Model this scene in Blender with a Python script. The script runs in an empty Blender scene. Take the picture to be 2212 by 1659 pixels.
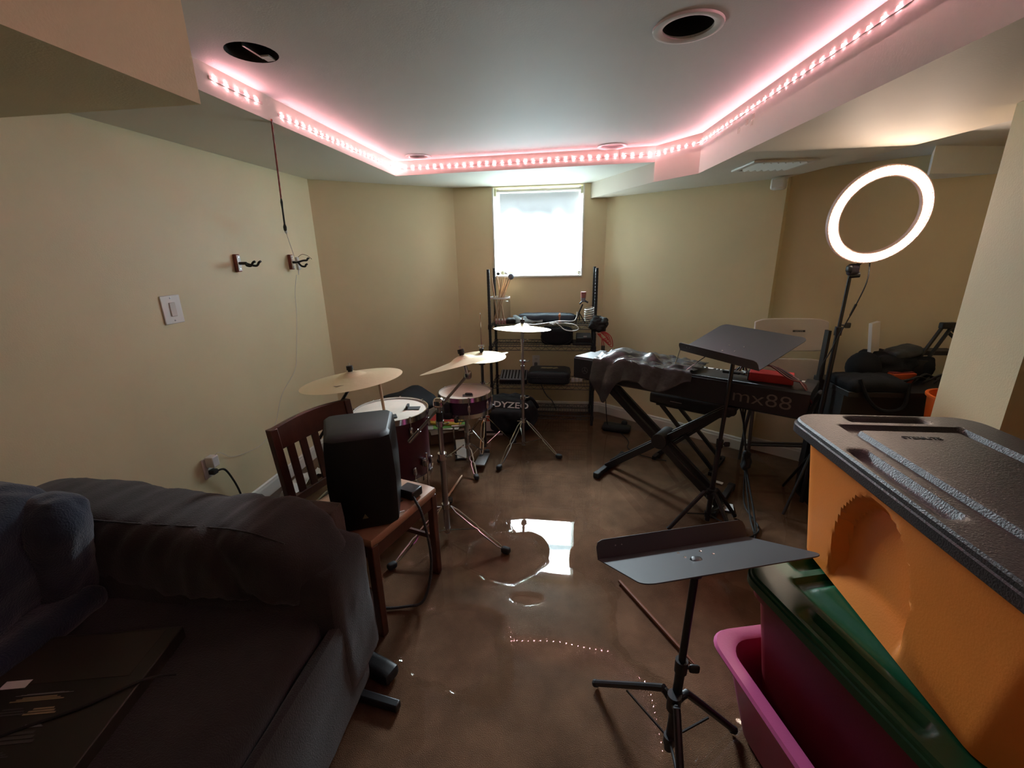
import bpy, bmesh, math, random
from mathutils import Vector, Matrix, noise
random.seed(7)
sc = bpy.context.scene
COL = sc.collection
PI = math.pi

# ---------------------------------------------------------------- camera, world, exposure
cam_d = bpy.data.cameras.new('camera')
cam = bpy.data.objects.new('camera', cam_d)
COL.objects.link(cam)
cam_d.sensor_width = 36.0
cam_d.lens = 944.0 / 2212.0 * 36.0
cam_d.clip_start = 0.02
R = Matrix(((0.99263132, 0.01686368, -0.11999451),
            (0.11972605, -0.28910787, 0.94978014),
            (-0.01867456, -0.95714798, -0.28899654)))
cam.matrix_world = Matrix(((R[0][0], -R[0][1], -R[0][2], 0.0),
                           (R[1][0], -R[1][1], -R[1][2], 0.0),
                           (R[2][0], -R[2][1], -R[2][2], 1.5),
                           (0, 0, 0, 1)))
sc.camera = cam
w = bpy.data.worlds.new('world')
sc.world = w
w.use_nodes = True
w.node_tree.nodes['Background'].inputs[0].default_value = (0.55, 0.65, 0.8, 1)
w.node_tree.nodes['Background'].inputs[1].default_value = 0.05
sc.view_settings.view_transform = 'Standard'
sc.view_settings.look = 'None'
sc.view_settings.gamma = 1.0
sc.view_settings.use_curve_mapping = False
sc.view_settings.exposure = 4.32
sc.cycles.use_denoising = True
sc.cycles.max_bounces = 10
sc.cycles.diffuse_bounces = 6
sc.cycles.glossy_bounces = 4
sc.cycles.transparent_max_bounces = 16
sc.cycles.sample_clamp_indirect = 6.0
sc.cycles.caustics_reflective = False
sc.cycles.caustics_refractive = False

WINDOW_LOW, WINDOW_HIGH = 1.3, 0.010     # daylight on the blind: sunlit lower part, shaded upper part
LED_POWER = 11.0
RING_POWER = 4.6

# daylight falling into the window well outside, down through the blind
sky_d = bpy.data.lights.new('window_well_daylight', 'AREA'); sky_d.shape = 'RECTANGLE'; sky_d.size = 1.6; sky_d.size_y = 1.1
sky_d.energy = 230.0; sky_d.color = (0.80, 0.93, 1.0)
sky = bpy.data.objects.new('window_well_daylight', sky_d); COL.objects.link(sky)
sky.location = (-0.5, 5.9, 2.85)
sky.rotation_euler = (Vector((0.1, 1.6, 0.3)) - sky.location).to_track_quat('-Z', 'Y').to_euler()

# ---------------------------------------------------------------- materials
MATS = {}
def mat(name, col, rough=0.6, metal=0.0, bump=0.0, bscale=60.0, var=0.0, vscale=8.0, emit=None, estr=0.0,
        alpha=None, spec=0.5, sheen=0.0):
    if name in MATS: return MATS[name]
    m = bpy.data.materials.new(name); m.use_nodes = True
    nt = m.node_tree; b = nt.nodes['Principled BSDF']
    b.inputs['Base Color'].default_value = (*col, 1)
    b.inputs['Roughness'].default_value = rough
    b.inputs['Metallic'].default_value = metal
    b.inputs['Specular IOR Level'].default_value = spec
    if sheen: b.inputs['Sheen Weight'].default_value = sheen
    tc = nt.nodes.new('ShaderNodeTexCoord')
    if var > 0:
        nz = nt.nodes.new('ShaderNodeTexNoise'); nz.inputs['Scale'].default_value = vscale; nz.inputs['Detail'].default_value = 5
        nt.links.new(tc.outputs['Object'], nz.inputs['Vector'])
        mp = nt.nodes.new('ShaderNodeMapRange'); mp.inputs['From Min'].default_value = 0.3; mp.inputs['From Max'].default_value = 0.7
        mp.inputs['To Min'].default_value = 1 - var; mp.inputs['To Max'].default_value = 1 + var
        nt.links.new(nz.outputs['Fac'], mp.inputs['Value'])
        mx = nt.nodes.new('ShaderNodeMix'); mx.data_type = 'RGBA'; mx.blend_type = 'MULTIPLY'; mx.inputs['Factor'].default_value = 1
        mx.inputs['A'].default_value = (*col, 1)
        nt.links.new(mp.outputs['Result'], mx.inputs['B'])
        nt.links.new(mx.outputs['Result'], b.inputs['Base Color'])
    if bump > 0:
        n2 = nt.nodes.new('ShaderNodeTexNoise'); n2.inputs['Scale'].default_value = bscale; n2.inputs['Detail'].default_value = 4
        nt.links.new(tc.outputs['Object'], n2.inputs['Vector'])
        bp = nt.nodes.new('ShaderNodeBump'); bp.inputs['Strength'].default_value = bump; bp.inputs['Distance'].default_value = 0.01
        nt.links.new(n2.outputs['Fac'], bp.inputs['Height'])
        nt.links.new(bp.outputs['Normal'], b.inputs['Normal'])
    if emit:
        b.inputs['Emission Color'].default_value = (*emit, 1)
        b.inputs['Emission Strength'].default_value = estr
    MATS[name] = m
    return m

def clear_mat(name, tint=(1, 1, 1), ior=1.45, rough=0.02, bump=0.0, bscale=4.0, refl=1.0):
    """thin clear sheet: see through with a Fresnel reflection"""
    m = bpy.data.materials.new(name); m.use_nodes = True
    nt = m.node_tree; nt.nodes.clear()
    out = nt.nodes.new('ShaderNodeOutputMaterial')
    tr = nt.nodes.new('ShaderNodeBsdfTransparent'); tr.inputs[0].default_value = (*tint, 1)
    gl = nt.nodes.new('ShaderNodeBsdfGlossy'); gl.inputs['Roughness'].default_value = rough
    fr = nt.nodes.new('ShaderNodeFresnel')
    ge = nt.nodes.new('ShaderNodeNewGeometry'); io = nt.nodes.new('ShaderNodeMapRange')     # same reflectance from both sides of the thin sheet
    io.inputs['To Min'].default_value = ior; io.inputs['To Max'].default_value = 1.0 / ior
    nt.links.new(ge.outputs['Backfacing'], io.inputs['Value']); nt.links.new(io.outputs['Result'], fr.inputs['IOR'])
    mx = nt.nodes.new('ShaderNodeMixShader')
    nt.links.new(fr.outputs[0], mx.inputs[0]); nt.links.new(tr.outputs[0], mx.inputs[1]); nt.links.new(gl.outputs[0], mx.inputs[2])
    nt.links.new(mx.outputs[0], out.inputs[0])
    if bump:
        tc = nt.nodes.new('ShaderNodeTexCoord')
        nz = nt.nodes.new('ShaderNodeTexNoise'); nz.inputs['Scale'].default_value = bscale; nz.inputs['Detail'].default_value = 2
        nt.links.new(tc.outputs['Object'], nz.inputs['Vector'])
        bp = nt.nodes.new('ShaderNodeBump'); bp.inputs['Strength'].default_value = bump; bp.inputs['Distance'].default_value = 0.01
        nt.links.new(nz.outputs['Fac'], bp.inputs['Height'])
        nt.links.new(bp.outputs['Normal'], gl.inputs['Normal']); nt.links.new(bp.outputs['Normal'], fr.inputs['Normal'])
    MATS[name] = m
    return m

WALL = mat('wall_paint', (0.71, 0.61, 0.385), 0.55, bump=0.08, bscale=180, var=0.03, vscale=3)
CEIL = mat('ceiling_paint', (0.66, 0.65, 0.62), 0.7, bump=0.06, bscale=160)
TRIMM = mat('white_trim_paint', (0.72, 0.70, 0.65), 0.4, bump=0.03, bscale=120)
CARPET = mat('wet_brown_carpet', (0.19, 0.105, 0.062), 0.95, bump=0.9, bscale=420, var=0.3, vscale=7, spec=0.1)
BLACKP = mat('black_plastic', (0.014, 0.014, 0.016), 0.42, bump=0.05, bscale=300)
BLACKM = mat('black_powder_coat', (0.012, 0.012, 0.014), 0.38, bump=0.04, bscale=400)
BLACKF = mat('black_fabric', (0.013, 0.015, 0.018), 0.9, bump=0.3, bscale=350, spec=0.2)
BLACKR = mat('black_rubber', (0.010, 0.010, 0.010), 0.7)
CHROME = mat('chrome', (0.62, 0.60, 0.60), 0.16, 1.0)
STEEL = mat('brushed_steel', (0.38, 0.36, 0.36), 0.3, 1.0, bump=0.03, bscale=500)
BRASS = mat('bronze_cymbal', (0.70, 0.60, 0.40), 0.46, 0.8, bump=0.1, bscale=40)
WHITEP = mat('white_plastic', (0.72, 0.70, 0.68), 0.4)
WHITEC = mat('white_cable', (0.62, 0.56, 0.52), 0.5)
WOODD = mat('dark_cherry_wood', (0.075, 0.022, 0.012), 0.38, bump=0.05, bscale=60, var=0.25, vscale=14)
TAN = mat('tan_vinyl_seat', (0.36, 0.19, 0.11), 0.45, bump=0.08, bscale=200, var=0.06)
STICKW = mat('hickory_stick', (0.52, 0.34, 0.2), 0.5, var=0.12, vscale=30)
PAPER = mat('white_paper', (0.68, 0.66, 0.64), 0.7)
REDP = mat('red_plastic', (0.42, 0.022, 0.03), 0.4)
REDW = mat('red_wire', (0.5, 0.05, 0.04), 0.45)

# ---------------------------------------------------------------- mesh helpers
PM = {}
def rotz(a): return Matrix.Rotation(a, 4, 'Z')

class MB:
    def __init__(s): s.v = []; s.f = []
    def add(s, vs, fs, M=None):
        o = len(s.v)
        for p in vs:
            p = Vector(p)
            s.v.append(M @ p if M is not None else p)
        for f in fs: s.f.append(tuple(i + o for i in f))
        return s
    def xf(s, M):
        s.v = [M @ p for p in s.v]; return s
    def box(s, c, d, M=None):
        x, y, z = d[0] / 2, d[1] / 2, d[2] / 2
        T = Matrix.Translation(Vector(c))
        if M is not None: T = T @ M.to_4x4()
        vs = [(sx * x, sy * y, sz * z) for sx in (-1, 1) for sy in (-1, 1) for sz in (-1, 1)]
        return s.add(vs, [(0, 1, 3, 2), (4, 6, 7, 5), (0, 4, 5, 1), (2, 3, 7, 6), (0, 2, 6, 4), (1, 5, 7, 3)], T)
    def span(s, a, b):
        a, b = Vector(a), Vector(b)
        return s.box((a + b) / 2, [abs(b[i] - a[i]) for i in range(3)])
    def bar(s, p, q, w, h, up=(0, 0, 1)):
        p, q = Vector(p), Vector(q); d = (q - p); L = d.length; d.normalize()
        u = Vector(up)
        if abs(d.dot(u)) > 0.98: u = Vector((1, 0, 0))
        x = d.cross(u).normalized(); y = x.cross(d).normalized()
        M = Matrix((x, d, y)).transposed()
        return s.box((p + q) / 2, (w, L, h), M)
    def cyl(s, p, q, r, r2=None, n=12, cap=True):
        r2 = r if r2 is None else r2
        p, q = Vector(p), Vector(q); d = (q - p).normalized()
        u = Vector((0, 0, 1)) if abs(d.z) < 0.95 else Vector((1, 0, 0))
        x = d.cross(u).normalized(); y = d.cross(x).normalized()
        vs = []
        for c, rr in ((p, r), (q, r2)):
            for i in range(n):
                a = 2 * PI * i / n
                vs.append(c + x * math.cos(a) * rr + y * math.sin(a) * rr)
        fs = [(i, (i + 1) % n, n + (i + 1) % n, n + i) for i in range(n)]
        if cap: fs += [tuple(range(n - 1, -1, -1)), tuple(range(n, 2 * n))]
        return s.add(vs, fs)
    def tube(s, pts, r, n=8, closed=False):
        pts = [Vector(p) for p in pts]; m = len(pts)
        rr = r if isinstance(r, (list, tuple)) else [r] * m
        vs = []; prev = None
        for i, p in enumerate(pts):
            if closed: d = pts[(i + 1) % m] - pts[i - 1]
            else: d = pts[min(i + 1, m - 1)] - pts[max(i - 1, 0)]
            d.normalize()
            if prev is None:
                u = Vector((0, 0, 1)) if abs(d.z) < 0.9 else Vector((1, 0, 0))
                x = d.cross(u).normalized()
            else:
                x = (prev - d * prev.dot(d)).normalized()
            prev = x; y = d.cross(x)
            for k in range(n):
                a = 2 * PI * k / n
                vs.append(p + x * math.cos(a) * rr[i] + y * math.sin(a) * rr[i])
        fs = []
        for i in range(m if closed else m - 1):
            j = (i + 1) % m
            for k in range(n):
                fs.append((i * n + k, i * n + (k + 1) % n, j * n + (k + 1) % n, j * n + k))
        if not closed: fs += [tuple(range(n - 1, -1, -1)), tuple(range((m - 1) * n, m * n))]
        return s.add(vs, fs)
    def lathe(s, prof, M=None, n=32, closed=False, cap=True):
        vs = []; m = len(prof)
        for r, z in prof:
            for k in range(n):
                a = 2 * PI * k / n
                vs.append((r * math.cos(a), r * math.sin(a), z))
        fs = []
        for i in range(m if closed else m - 1):
            j = (i + 1) % m
            for k in range(n):
                fs.append((i * n + k, i * n + (k + 1) % n, j * n + (k + 1) % n, j * n + k))
        if not closed and cap:
            if prof[0][0] > 0.0005: fs.append(tuple(range(n - 1, -1, -1)))
            if prof[-1][0] > 0.0005: fs.append(tuple(range((m - 1) * n, m * n)))
        return s.add(vs, fs, M)
    def prism(s, poly, z0, z1, M=None):
        n = len(poly)
        vs = [(p[0], p[1], z0) for p in poly] + [(p[0], p[1], z1) for p in poly]
        fs = [(i, (i + 1) % n, n + (i + 1) % n, n + i) for i in range(n)] + [tuple(range(n - 1, -1, -1)), tuple(range(n, 2 * n))]
        return s.add(vs, fs, M)
    def loft(s, rings, cap0=True, cap1=True, M=None, closed=False):
        n = len(rings[0]); vs = [p for r in rings for p in r]; fs = []
        m = len(rings)
        for i in range(m if closed else m - 1):
            j = (i + 1) % m
            for k in range(n):
                fs.append((i * n + k, i * n + (k + 1) % n, j * n + (k + 1) % n, j * n + k))
        if cap0 and not closed: fs.append(tuple(range(n - 1, -1, -1)))
        if cap1 and not closed: fs.append(tuple(range((m - 1) * n, m * n)))
        return s.add(vs, fs, M)
    def ball(s, c, r, sc_=(1, 1, 1), n=14, M=None):
        vs = []; fs = []; h = n // 2
        T = Matrix.Translation(Vector(c))
        if M is not None: T = T @ M.to_4x4()
        for i in range(h + 1):
            t = PI * i / h
            for k in range(n):
                a = 2 * PI * k / n
                vs.append((r * math.sin(t) * math.cos(a) * sc_[0], r * math.sin(t) * math.sin(a) * sc_[1], r * math.cos(t) * sc_[2]))
        for i in range(h):
            for k in range(n):
                fs.append((i * n + k, (i + 1) * n + k, (i + 1) * n + (k + 1) % n, i * n + (k + 1) % n))
        return s.add(vs, fs, T)
    def grid(s, fn, nu, nv, closed_u=False):
        vs = [fn(i / nu, j / nv) for i in range(nu + 1) for j in range(nv + 1)]
        fs = [(i * (nv + 1) + j, (i + 1) * (nv + 1) + j, (i + 1) * (nv + 1) + j + 1, i * (nv + 1) + j + 1) for i in range(nu) for j in range(nv)]
        return s.add(vs, fs)
    def puffy(s, c, size, r, amp=0.0, freq=6.0, n=14, M=None, seed=0.0, flat=0.0):
        """rounded, softly wrinkled block"""
        hx, hy, hz = size[0] / 2, size[1] / 2, size[2] / 2
        key = {}; vs = []; fs = []
        def vert(p):
            k = (round(p[0], 5), round(p[1], 5), round(p[2], 5))
            if k not in key:
                key[k] = len(vs)
                q = Vector((p[0] * hx, p[1] * hy, p[2] * hz))
                rr = min(r, hx, hy, hz)
                inn = Vector([max(-h + rr, min(h - rr, a)) for a, h in zip(q, (hx, hy, hz))])
                d = q - inn
                if d.length > 1e-9:
                    d = d.normalized(); q = inn + d * rr
                if amp:
                    g = Vector((q.x, q.y, q.z)) * freq + Vector((seed, seed * 1.7, -seed))
                    nv = noise.noise(g) + 0.5 * noise.noise(g * 2.1) + 0.3 * noise.noise(g * 4.3)
                    dd = d if d.length > 1e-9 else Vector((0, 0, 0))
                    q = q + dd * (nv * amp)
                vs.append(q)
            return key[k]
        for ax in range(3):
            for sg in (-1, 1):
                for i in range(n):
                    for j in range(n):
                        cs = []
                        for di, dj in ((0, 0), (1, 0), (1, 1), (0, 1)):
                            a = math.tan((-1 + 2 * (i + di) / n) * PI / 4); b = math.tan((-1 + 2 * (j + dj) / n) * PI / 4)
                            p = [0, 0, 0]; p[ax] = sg; p[(ax + 1) % 3] = a; p[(ax + 2) % 3] = b
                            cs.append(vert(p))
                        fs.append(tuple(cs if sg > 0 else cs[::-1]))
        T = Matrix.Translation(Vector(c))
        if M is not None: T = T @ M.to_4x4()
        return s.add(vs, fs, T)
    def build(s, name, m, parent=None, local=False, bevel=0.0, bseg=2, smooth=35, sub=0, label=None, cat=None,
              group=None, kind=None, solid=0.0):
        vs = s.v
        o = bpy.data.objects.new(name, None if False else bpy.data.meshes.new(name))
        if parent is not None:
            if not local:
                I = PM[parent.name].inverted(); vs = [I @ p for p in vs]
            PMm = PM[parent.name]
        else:
            lo = [min(p[i] for p in vs) for i in range(3)]; hi = [max(p[i] for p in vs) for i in range(3)]
            base = Vector(((lo[0] + hi[0]) / 2, (lo[1] + hi[1]) / 2, lo[2]))
            vs = [p - base for p in vs]; o.location = base
            PMm = Matrix.Translation(base)
        me = o.data
        me.from_pydata([tuple(p) for p in vs], [], s.f)
        bm = bmesh.new(); bm.from_mesh(me); bmesh.ops.recalc_face_normals(bm, faces=bm.faces); bm.to_mesh(me); bm.free()
        if smooth:
            me.polygons.foreach_set('use_smooth', [True] * len(me.polygons))
            me.set_sharp_from_angle(angle=math.radians(smooth))
        me.materials.append(m)
        COL.objects.link(o)
        PM[o.name] = PMm
        if parent is not None: o.parent = parent
        if bevel:
            md = o.modifiers.new('bevel', 'BEVEL'); md.width = bevel; md.segments = bseg; md.limit_method = 'ANGLE'; md.angle_limit = math.radians(40)
        if solid:
            md = o.modifiers.new('solid', 'SOLIDIFY'); md.thickness = solid; md.offset = 0
        if sub:
            md = o.modifiers.new('sub', 'SUBSURF'); md.levels = sub; md.render_levels = sub
        if label: o['label'] = label
        if cat: o['category'] = cat
        if group: o['group'] = group
        if kind: o['kind'] = kind
        return o

def thing(name, label, cat, loc=(0, 0, 0), rz=0.0, group=None, kind=None):
    o = bpy.data.objects.new(name, None); COL.objects.link(o)
    o.empty_display_size = 0.05
    o.location = loc; o.rotation_euler = (0, 0, rz)
    PM[o.name] = Matrix.Translation(Vector(loc)) @ rotz(rz)
    if label: o['label'] = label
    if cat: o['category'] = cat
    if group: o['group'] = group
    if kind: o['kind'] = kind
    return o

def copy_part(src, parent, M):
    """a copy of a part sharing its mesh, placed by a local matrix"""
    c = src.copy(); COL.objects.link(c); c.parent = parent; c.matrix_local = M
    PM[c.name] = PM[parent.name]
    return c

def rrect(w, d, r, n=5):
    pts = []
    for cx, cy, a0 in ((w / 2 - r, d / 2 - r, 0), (-w / 2 + r, d / 2 - r, PI / 2), (-w / 2 + r, -d / 2 + r, PI), (w / 2 - r, -d / 2 + r, 1.5 * PI)):
        for i in range(n + 1):
            a = a0 + PI / 2 * i / n
            pts.append((cx + r * math.cos(a), cy + r * math.sin(a)))
    return pts

def spline(pts, k=6):
    """Catmull-Rom through points"""
    P = [Vector(p) for p in pts]; out = []
    for i in range(len(P) - 1):
        p0, p1, p2, p3 = P[max(i - 1, 0)], P[i], P[i + 1], P[min(i + 2, len(P) - 1)]
        for j in range(k):
            t = j / k
            out.append(0.5 * ((2 * p1) + (p2 - p0) * t + (2 * p0 - 5 * p1 + 4 * p2 - p3) * t * t + (3 * p1 - p0 - 3 * p2 + p3) * t ** 3))
    out.append(P[-1]); return out

def text_part(name, body, m, parent, M, size, ext=0.0006, bold=0.0, sx=1.0, label=None):
    c = bpy.data.curves.new(name, 'FONT'); c.body = body; c.size = size; c.extrude = ext; c.offset = bold
    c.align_x = 'CENTER'; c.align_y = 'CENTER'; c.resolution_u = 3
    t = bpy.data.objects.new(name, c)
    me = bpy.data.meshes.new_from_object(t)
    bpy.data.objects.remove(t)
    me.transform(Matrix.Diagonal((sx, 1, 1, 1)))
    me.transform(M)
    me.materials.clear(); me.materials.append(m)
    o = bpy.data.objects.new(name, me); COL.objects.link(o); o.parent = parent
    PM[o.name] = PM[parent.name]
    if label: o['label'] = label
    return o

def frame_at(o, x, y):
    """matrix with local x, y axes given (z = x cross y) at origin o"""
    x = Vector(x).normalized(); y = Vector(y); z = x.cross(y).normalized(); y = z.cross(x)
    M = Matrix((x, y, z)).transposed().to_4x4(); M.translation = Vector(o)
    return M

def fill_with_holes(outer, holes, plane):
    """triangulated sheet with holes; plane maps (a, b) -> Vector"""
    bm = bmesh.new(); edges = []
    for loop in [outer] + holes:
        vs = [bm.verts.new(plane(a, b)) for a, b in loop]
        for i in range(len(vs)): edges.append(bm.edges.new((vs[i], vs[(i + 1) % len(vs)])))
    bmesh.ops.triangle_fill(bm, use_beauty=True, use_dissolve=False, edges=edges)
    bm.verts.index_update()
    mb = MB(); mb.add([v.co.copy() for v in bm.verts], [tuple(v.index for v in f.verts) for f in bm.faces])
    bm.free(); return mb

# ================================================================= the room
ZS, ZT, ZB, ZA = 2.045, 2.14, 1.925, 1.97        # soffit, tray ceiling, bulkhead underside, alcove ceiling
CL, BL, BR, Q, Q2, QE = (-1.92, 3.33), (-1.0, 4.06), (0.33, 4.06), (1.40, 3.25), (1.447, 3.315), (2.75, 2.374)
YR = -1.8
def wall(name, a, b, h=2.2, t=0.1, flip=False):
    a, b = Vector((a[0], a[1], 0)), Vector((b[0], b[1], 0)); d = (b - a).normalized()
    nrm = Vector((-d.y, d.x, 0)) * t
    poly = [a[:2], b[:2], (b + nrm)[:2], (a + nrm)[:2]]
    return MB().prism(poly, -0.05, h).build(name, WALL, kind='structure', smooth=0)
wall('wall_left', (-1.92, YR), CL)
wall('wall_left_diagonal', CL, BL)
wall('wall_right_diagonal', BR, Q)
wall('wall_right_return', Q, Q2)
wall('wall_right', Q2, QE)
wall('wall_right_side', QE, (2.75, YR))
wall('wall_front', (2.75, YR), (-1.92, YR))
# window wall with its opening and reveal
WX0, WX1, WZ0, WZ1 = -0.648, 0.132, 1.29, 2.036
wb = fill_with_holes([(BL[0], -0.05), (BR[0], -0.05), (BR[0], 2.2), (BL[0], 2.2)], [[(WX0, WZ0), (WX1, WZ0), (WX1, WZ1), (WX0, WZ1)]],
                     lambda a, b: Vector((a, 4.06, b)))
wb.add([(WX0, 4.06, WZ0), (WX1, 4.06, WZ0), (WX1, 4.06, WZ1), (WX0, 4.06, WZ1), (WX0, 4.22, WZ0), (WX1, 4.22, WZ0), (WX1, 4.22, WZ1), (WX0, 4.22, WZ1)],
       [(0, 1, 5, 4), (1, 2, 6, 5), (2, 3, 7, 6), (3, 0, 4, 7)])
wb.add([(BL[0], 4.22, -0.05), (BR[0], 4.22, -0.05), (BR[0], 4.22, WZ0), (BL[0], 4.22, WZ0), (BL[0], 4.22, WZ1), (BR[0], 4.22, WZ1), (BR[0], 4.22, 2.2), (BL[0], 4.22, 2.2)],
       [(0, 1, 2, 3), (4, 5, 6, 7)])
wb.build('wall_back', WALL, kind='structure', smooth=0)

# window_1: frame, casing bead, sill, pane
win = thing('window_1', None, None, (-0.26, 4.14, WZ0), kind='structure')
fr = MB()
for a, b in (((WX0, 4.17, WZ0), (WX0 + 0.035, 4.22, WZ1)), ((WX1 - 0.035, 4.17, WZ0), (WX1, 4.22, WZ1)),
             ((WX0, 4.17, WZ0), (WX1, 4.22, WZ0 + 0.035)), ((WX0, 4.17, WZ1 - 0.035), (WX1, 4.22, WZ1)), ((WX0, 4.18, 1.65), (WX1, 4.21, 1.68))):
    fr.span(a, b)
fr.build('window_frame', TRIMM, win, bevel=0.003)
MB().span((WX0 - 0.004, 4.045, WZ0 - 0.012), (WX1 + 0.004, 4.17, WZ0 + 0.004)).build('window_sill', TRIMM, win, bevel=0.003)
cs = MB()
cs.span((WX0 - 0.008, 4.05, WZ0), (WX0 + 0.004, 4.17, WZ1)).span((WX1 - 0.004, 4.05, WZ0), (WX1 + 0.008, 4.17, WZ1))
cs.build('window_reveal_lining', TRIMM, win)
clear_mat('window_glass')
MB().span((WX0 + 0.03, 4.193, WZ0 + 0.03), (WX1 - 0.03, 4.197, WZ1 - 0.03)).build('window_pane', MATS['window_glass'], win)

# roller blind lit by the daylight behind it
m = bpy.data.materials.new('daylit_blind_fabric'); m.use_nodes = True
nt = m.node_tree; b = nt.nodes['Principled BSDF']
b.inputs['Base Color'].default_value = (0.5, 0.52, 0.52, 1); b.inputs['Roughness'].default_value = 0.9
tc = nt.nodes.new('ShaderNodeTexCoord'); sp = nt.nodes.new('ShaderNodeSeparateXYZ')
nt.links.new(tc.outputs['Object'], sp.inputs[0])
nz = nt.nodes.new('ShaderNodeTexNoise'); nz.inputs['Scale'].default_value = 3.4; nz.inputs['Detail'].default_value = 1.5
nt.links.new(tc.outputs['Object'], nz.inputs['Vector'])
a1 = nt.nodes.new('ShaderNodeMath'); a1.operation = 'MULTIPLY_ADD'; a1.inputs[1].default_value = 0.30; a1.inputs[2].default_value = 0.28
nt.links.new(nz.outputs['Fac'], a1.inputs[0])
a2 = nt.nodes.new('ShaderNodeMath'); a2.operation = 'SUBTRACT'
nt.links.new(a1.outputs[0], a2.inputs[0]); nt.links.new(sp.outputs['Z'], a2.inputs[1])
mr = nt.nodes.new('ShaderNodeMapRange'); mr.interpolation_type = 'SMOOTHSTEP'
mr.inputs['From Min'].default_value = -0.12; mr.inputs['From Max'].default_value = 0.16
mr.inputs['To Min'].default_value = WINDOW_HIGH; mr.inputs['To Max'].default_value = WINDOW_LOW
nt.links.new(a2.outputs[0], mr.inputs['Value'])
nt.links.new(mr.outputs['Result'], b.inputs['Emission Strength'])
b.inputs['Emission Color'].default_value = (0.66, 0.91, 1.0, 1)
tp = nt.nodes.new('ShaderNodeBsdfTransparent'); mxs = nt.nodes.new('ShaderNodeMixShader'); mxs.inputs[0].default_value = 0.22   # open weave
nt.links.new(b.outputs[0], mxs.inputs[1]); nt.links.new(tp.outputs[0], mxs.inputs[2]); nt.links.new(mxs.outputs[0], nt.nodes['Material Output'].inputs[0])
bl = thing('roller_blind', 'white roller blind pulled down over the basement window, glowing with daylight', 'blind', (-0.262, 4.12, 1.302))
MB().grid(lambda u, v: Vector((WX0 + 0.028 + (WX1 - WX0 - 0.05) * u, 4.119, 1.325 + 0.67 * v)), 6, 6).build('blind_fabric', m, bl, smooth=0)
IVORY = mat('ivory_plastic', (0.62, 0.62, 0.45), 0.5)
MB().cyl((WX0 + 0.02, 4.125, 2.012), (WX1 - 0.02, 4.125, 2.012), 0.013, n=16).build('roller_tube', WHITEP, bl)
MB().span((WX0 + 0.028, 4.108, 1.305), (WX1 - 0.03, 4.122, 1.328)).build('bottom_bar', IVORY, bl, bevel=0.003)
for x in (WX0 + 0.012, WX1 - 0.012):
    MB().span((x - 0.010, 4.105, 1.97), (x + 0.010, 4.145, 2.03)).build('bracket', IVORY, bl, bevel=0.003)
ch = MB()
for k in range(46): ch.ball((WX1 - 0.016, 4.112, 1.96 - k * 0.0145), 0.0035, n=6)
ch.build('bead_chain', IVORY, bl, kind='stuff')

# floor and the flood water lying on the carpet
MB().prism([(-1.92, YR), (2.75, YR), QE, Q2, Q, BR, BL, CL], -0.06, 0.0).build('floor', CARPET, kind='structure', smooth=0)
ISL = [(-0.285, 1.86, 0.175, 0.165, 0.014), (-0.16, 1.60, 0.06, 0.024, 0.013), (-0.42, 1.33, 0.19, 0.17, 0.013), (0.5, 1.62, 0.26, 0.42, 0.013)]
def water_z(x, y):
    z = 0.0080 + 0.0036 * noise.noise(Vector((x * 1.7, y * 1.7, 3.1))) + 0.0006 * noise.noise(Vector((x * 5, y * 5, 9.0)))
    wob = 0.22 * noise.noise(Vector((x * 9, y * 9, 0.5))) + 0.1 * noise.noise(Vector((x * 22, y * 22, 2.5)))
    for ix, iy, rx, ry, d in ISL:
        q = math.sqrt(((x - ix) / rx) ** 2 + ((y - iy) / ry) ** 2) + wob
        t = max(0.0, min(1.0, (1.2 - q) / 0.34)); t = t * t * (3 - 2 * t)
        z -= d * t
    return z
clear_mat('flood_water', (0.93, 0.92, 0.90), 1.36, 0.0)
wg = MB(); NX, NY = 300, 300
X0, X1, Y0, Y1 = -1.915, 1.45, 0.70, 4.055
def inroom(x, y):
    if y > 3.33 + (x + 1.92) * (0.73 / 0.92) - 0.004 and x < -1.0: return False
    if x > 0.33 and y > 4.06 - (x - 0.33) * (0.81 / 1.07) - 0.004: return False
    return True
idx = {}
for i in range(NX + 1):
    for j in range(NY + 1):
        x = X0 + (X1 - X0) * i / NX; y = Y0 + (Y1 - Y0) * j / NY
        if inroom(x, y):
            idx[(i, j)] = len(wg.v); wg.v.append(Vector((x, y, water_z(x, y))))
for i in range(NX):
    for j in range(NY):
        c = [(i, j), (i + 1, j), (i + 1, j + 1), (i, j + 1)]
        if all(k in idx for k in c): wg.f.append(tuple(idx[k] for k in c))
wg.build('flood_water', MATS['flood_water'], smooth=180, kind='stuff', label='shallow flood water standing on the brown carpet', cat='water')

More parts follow.
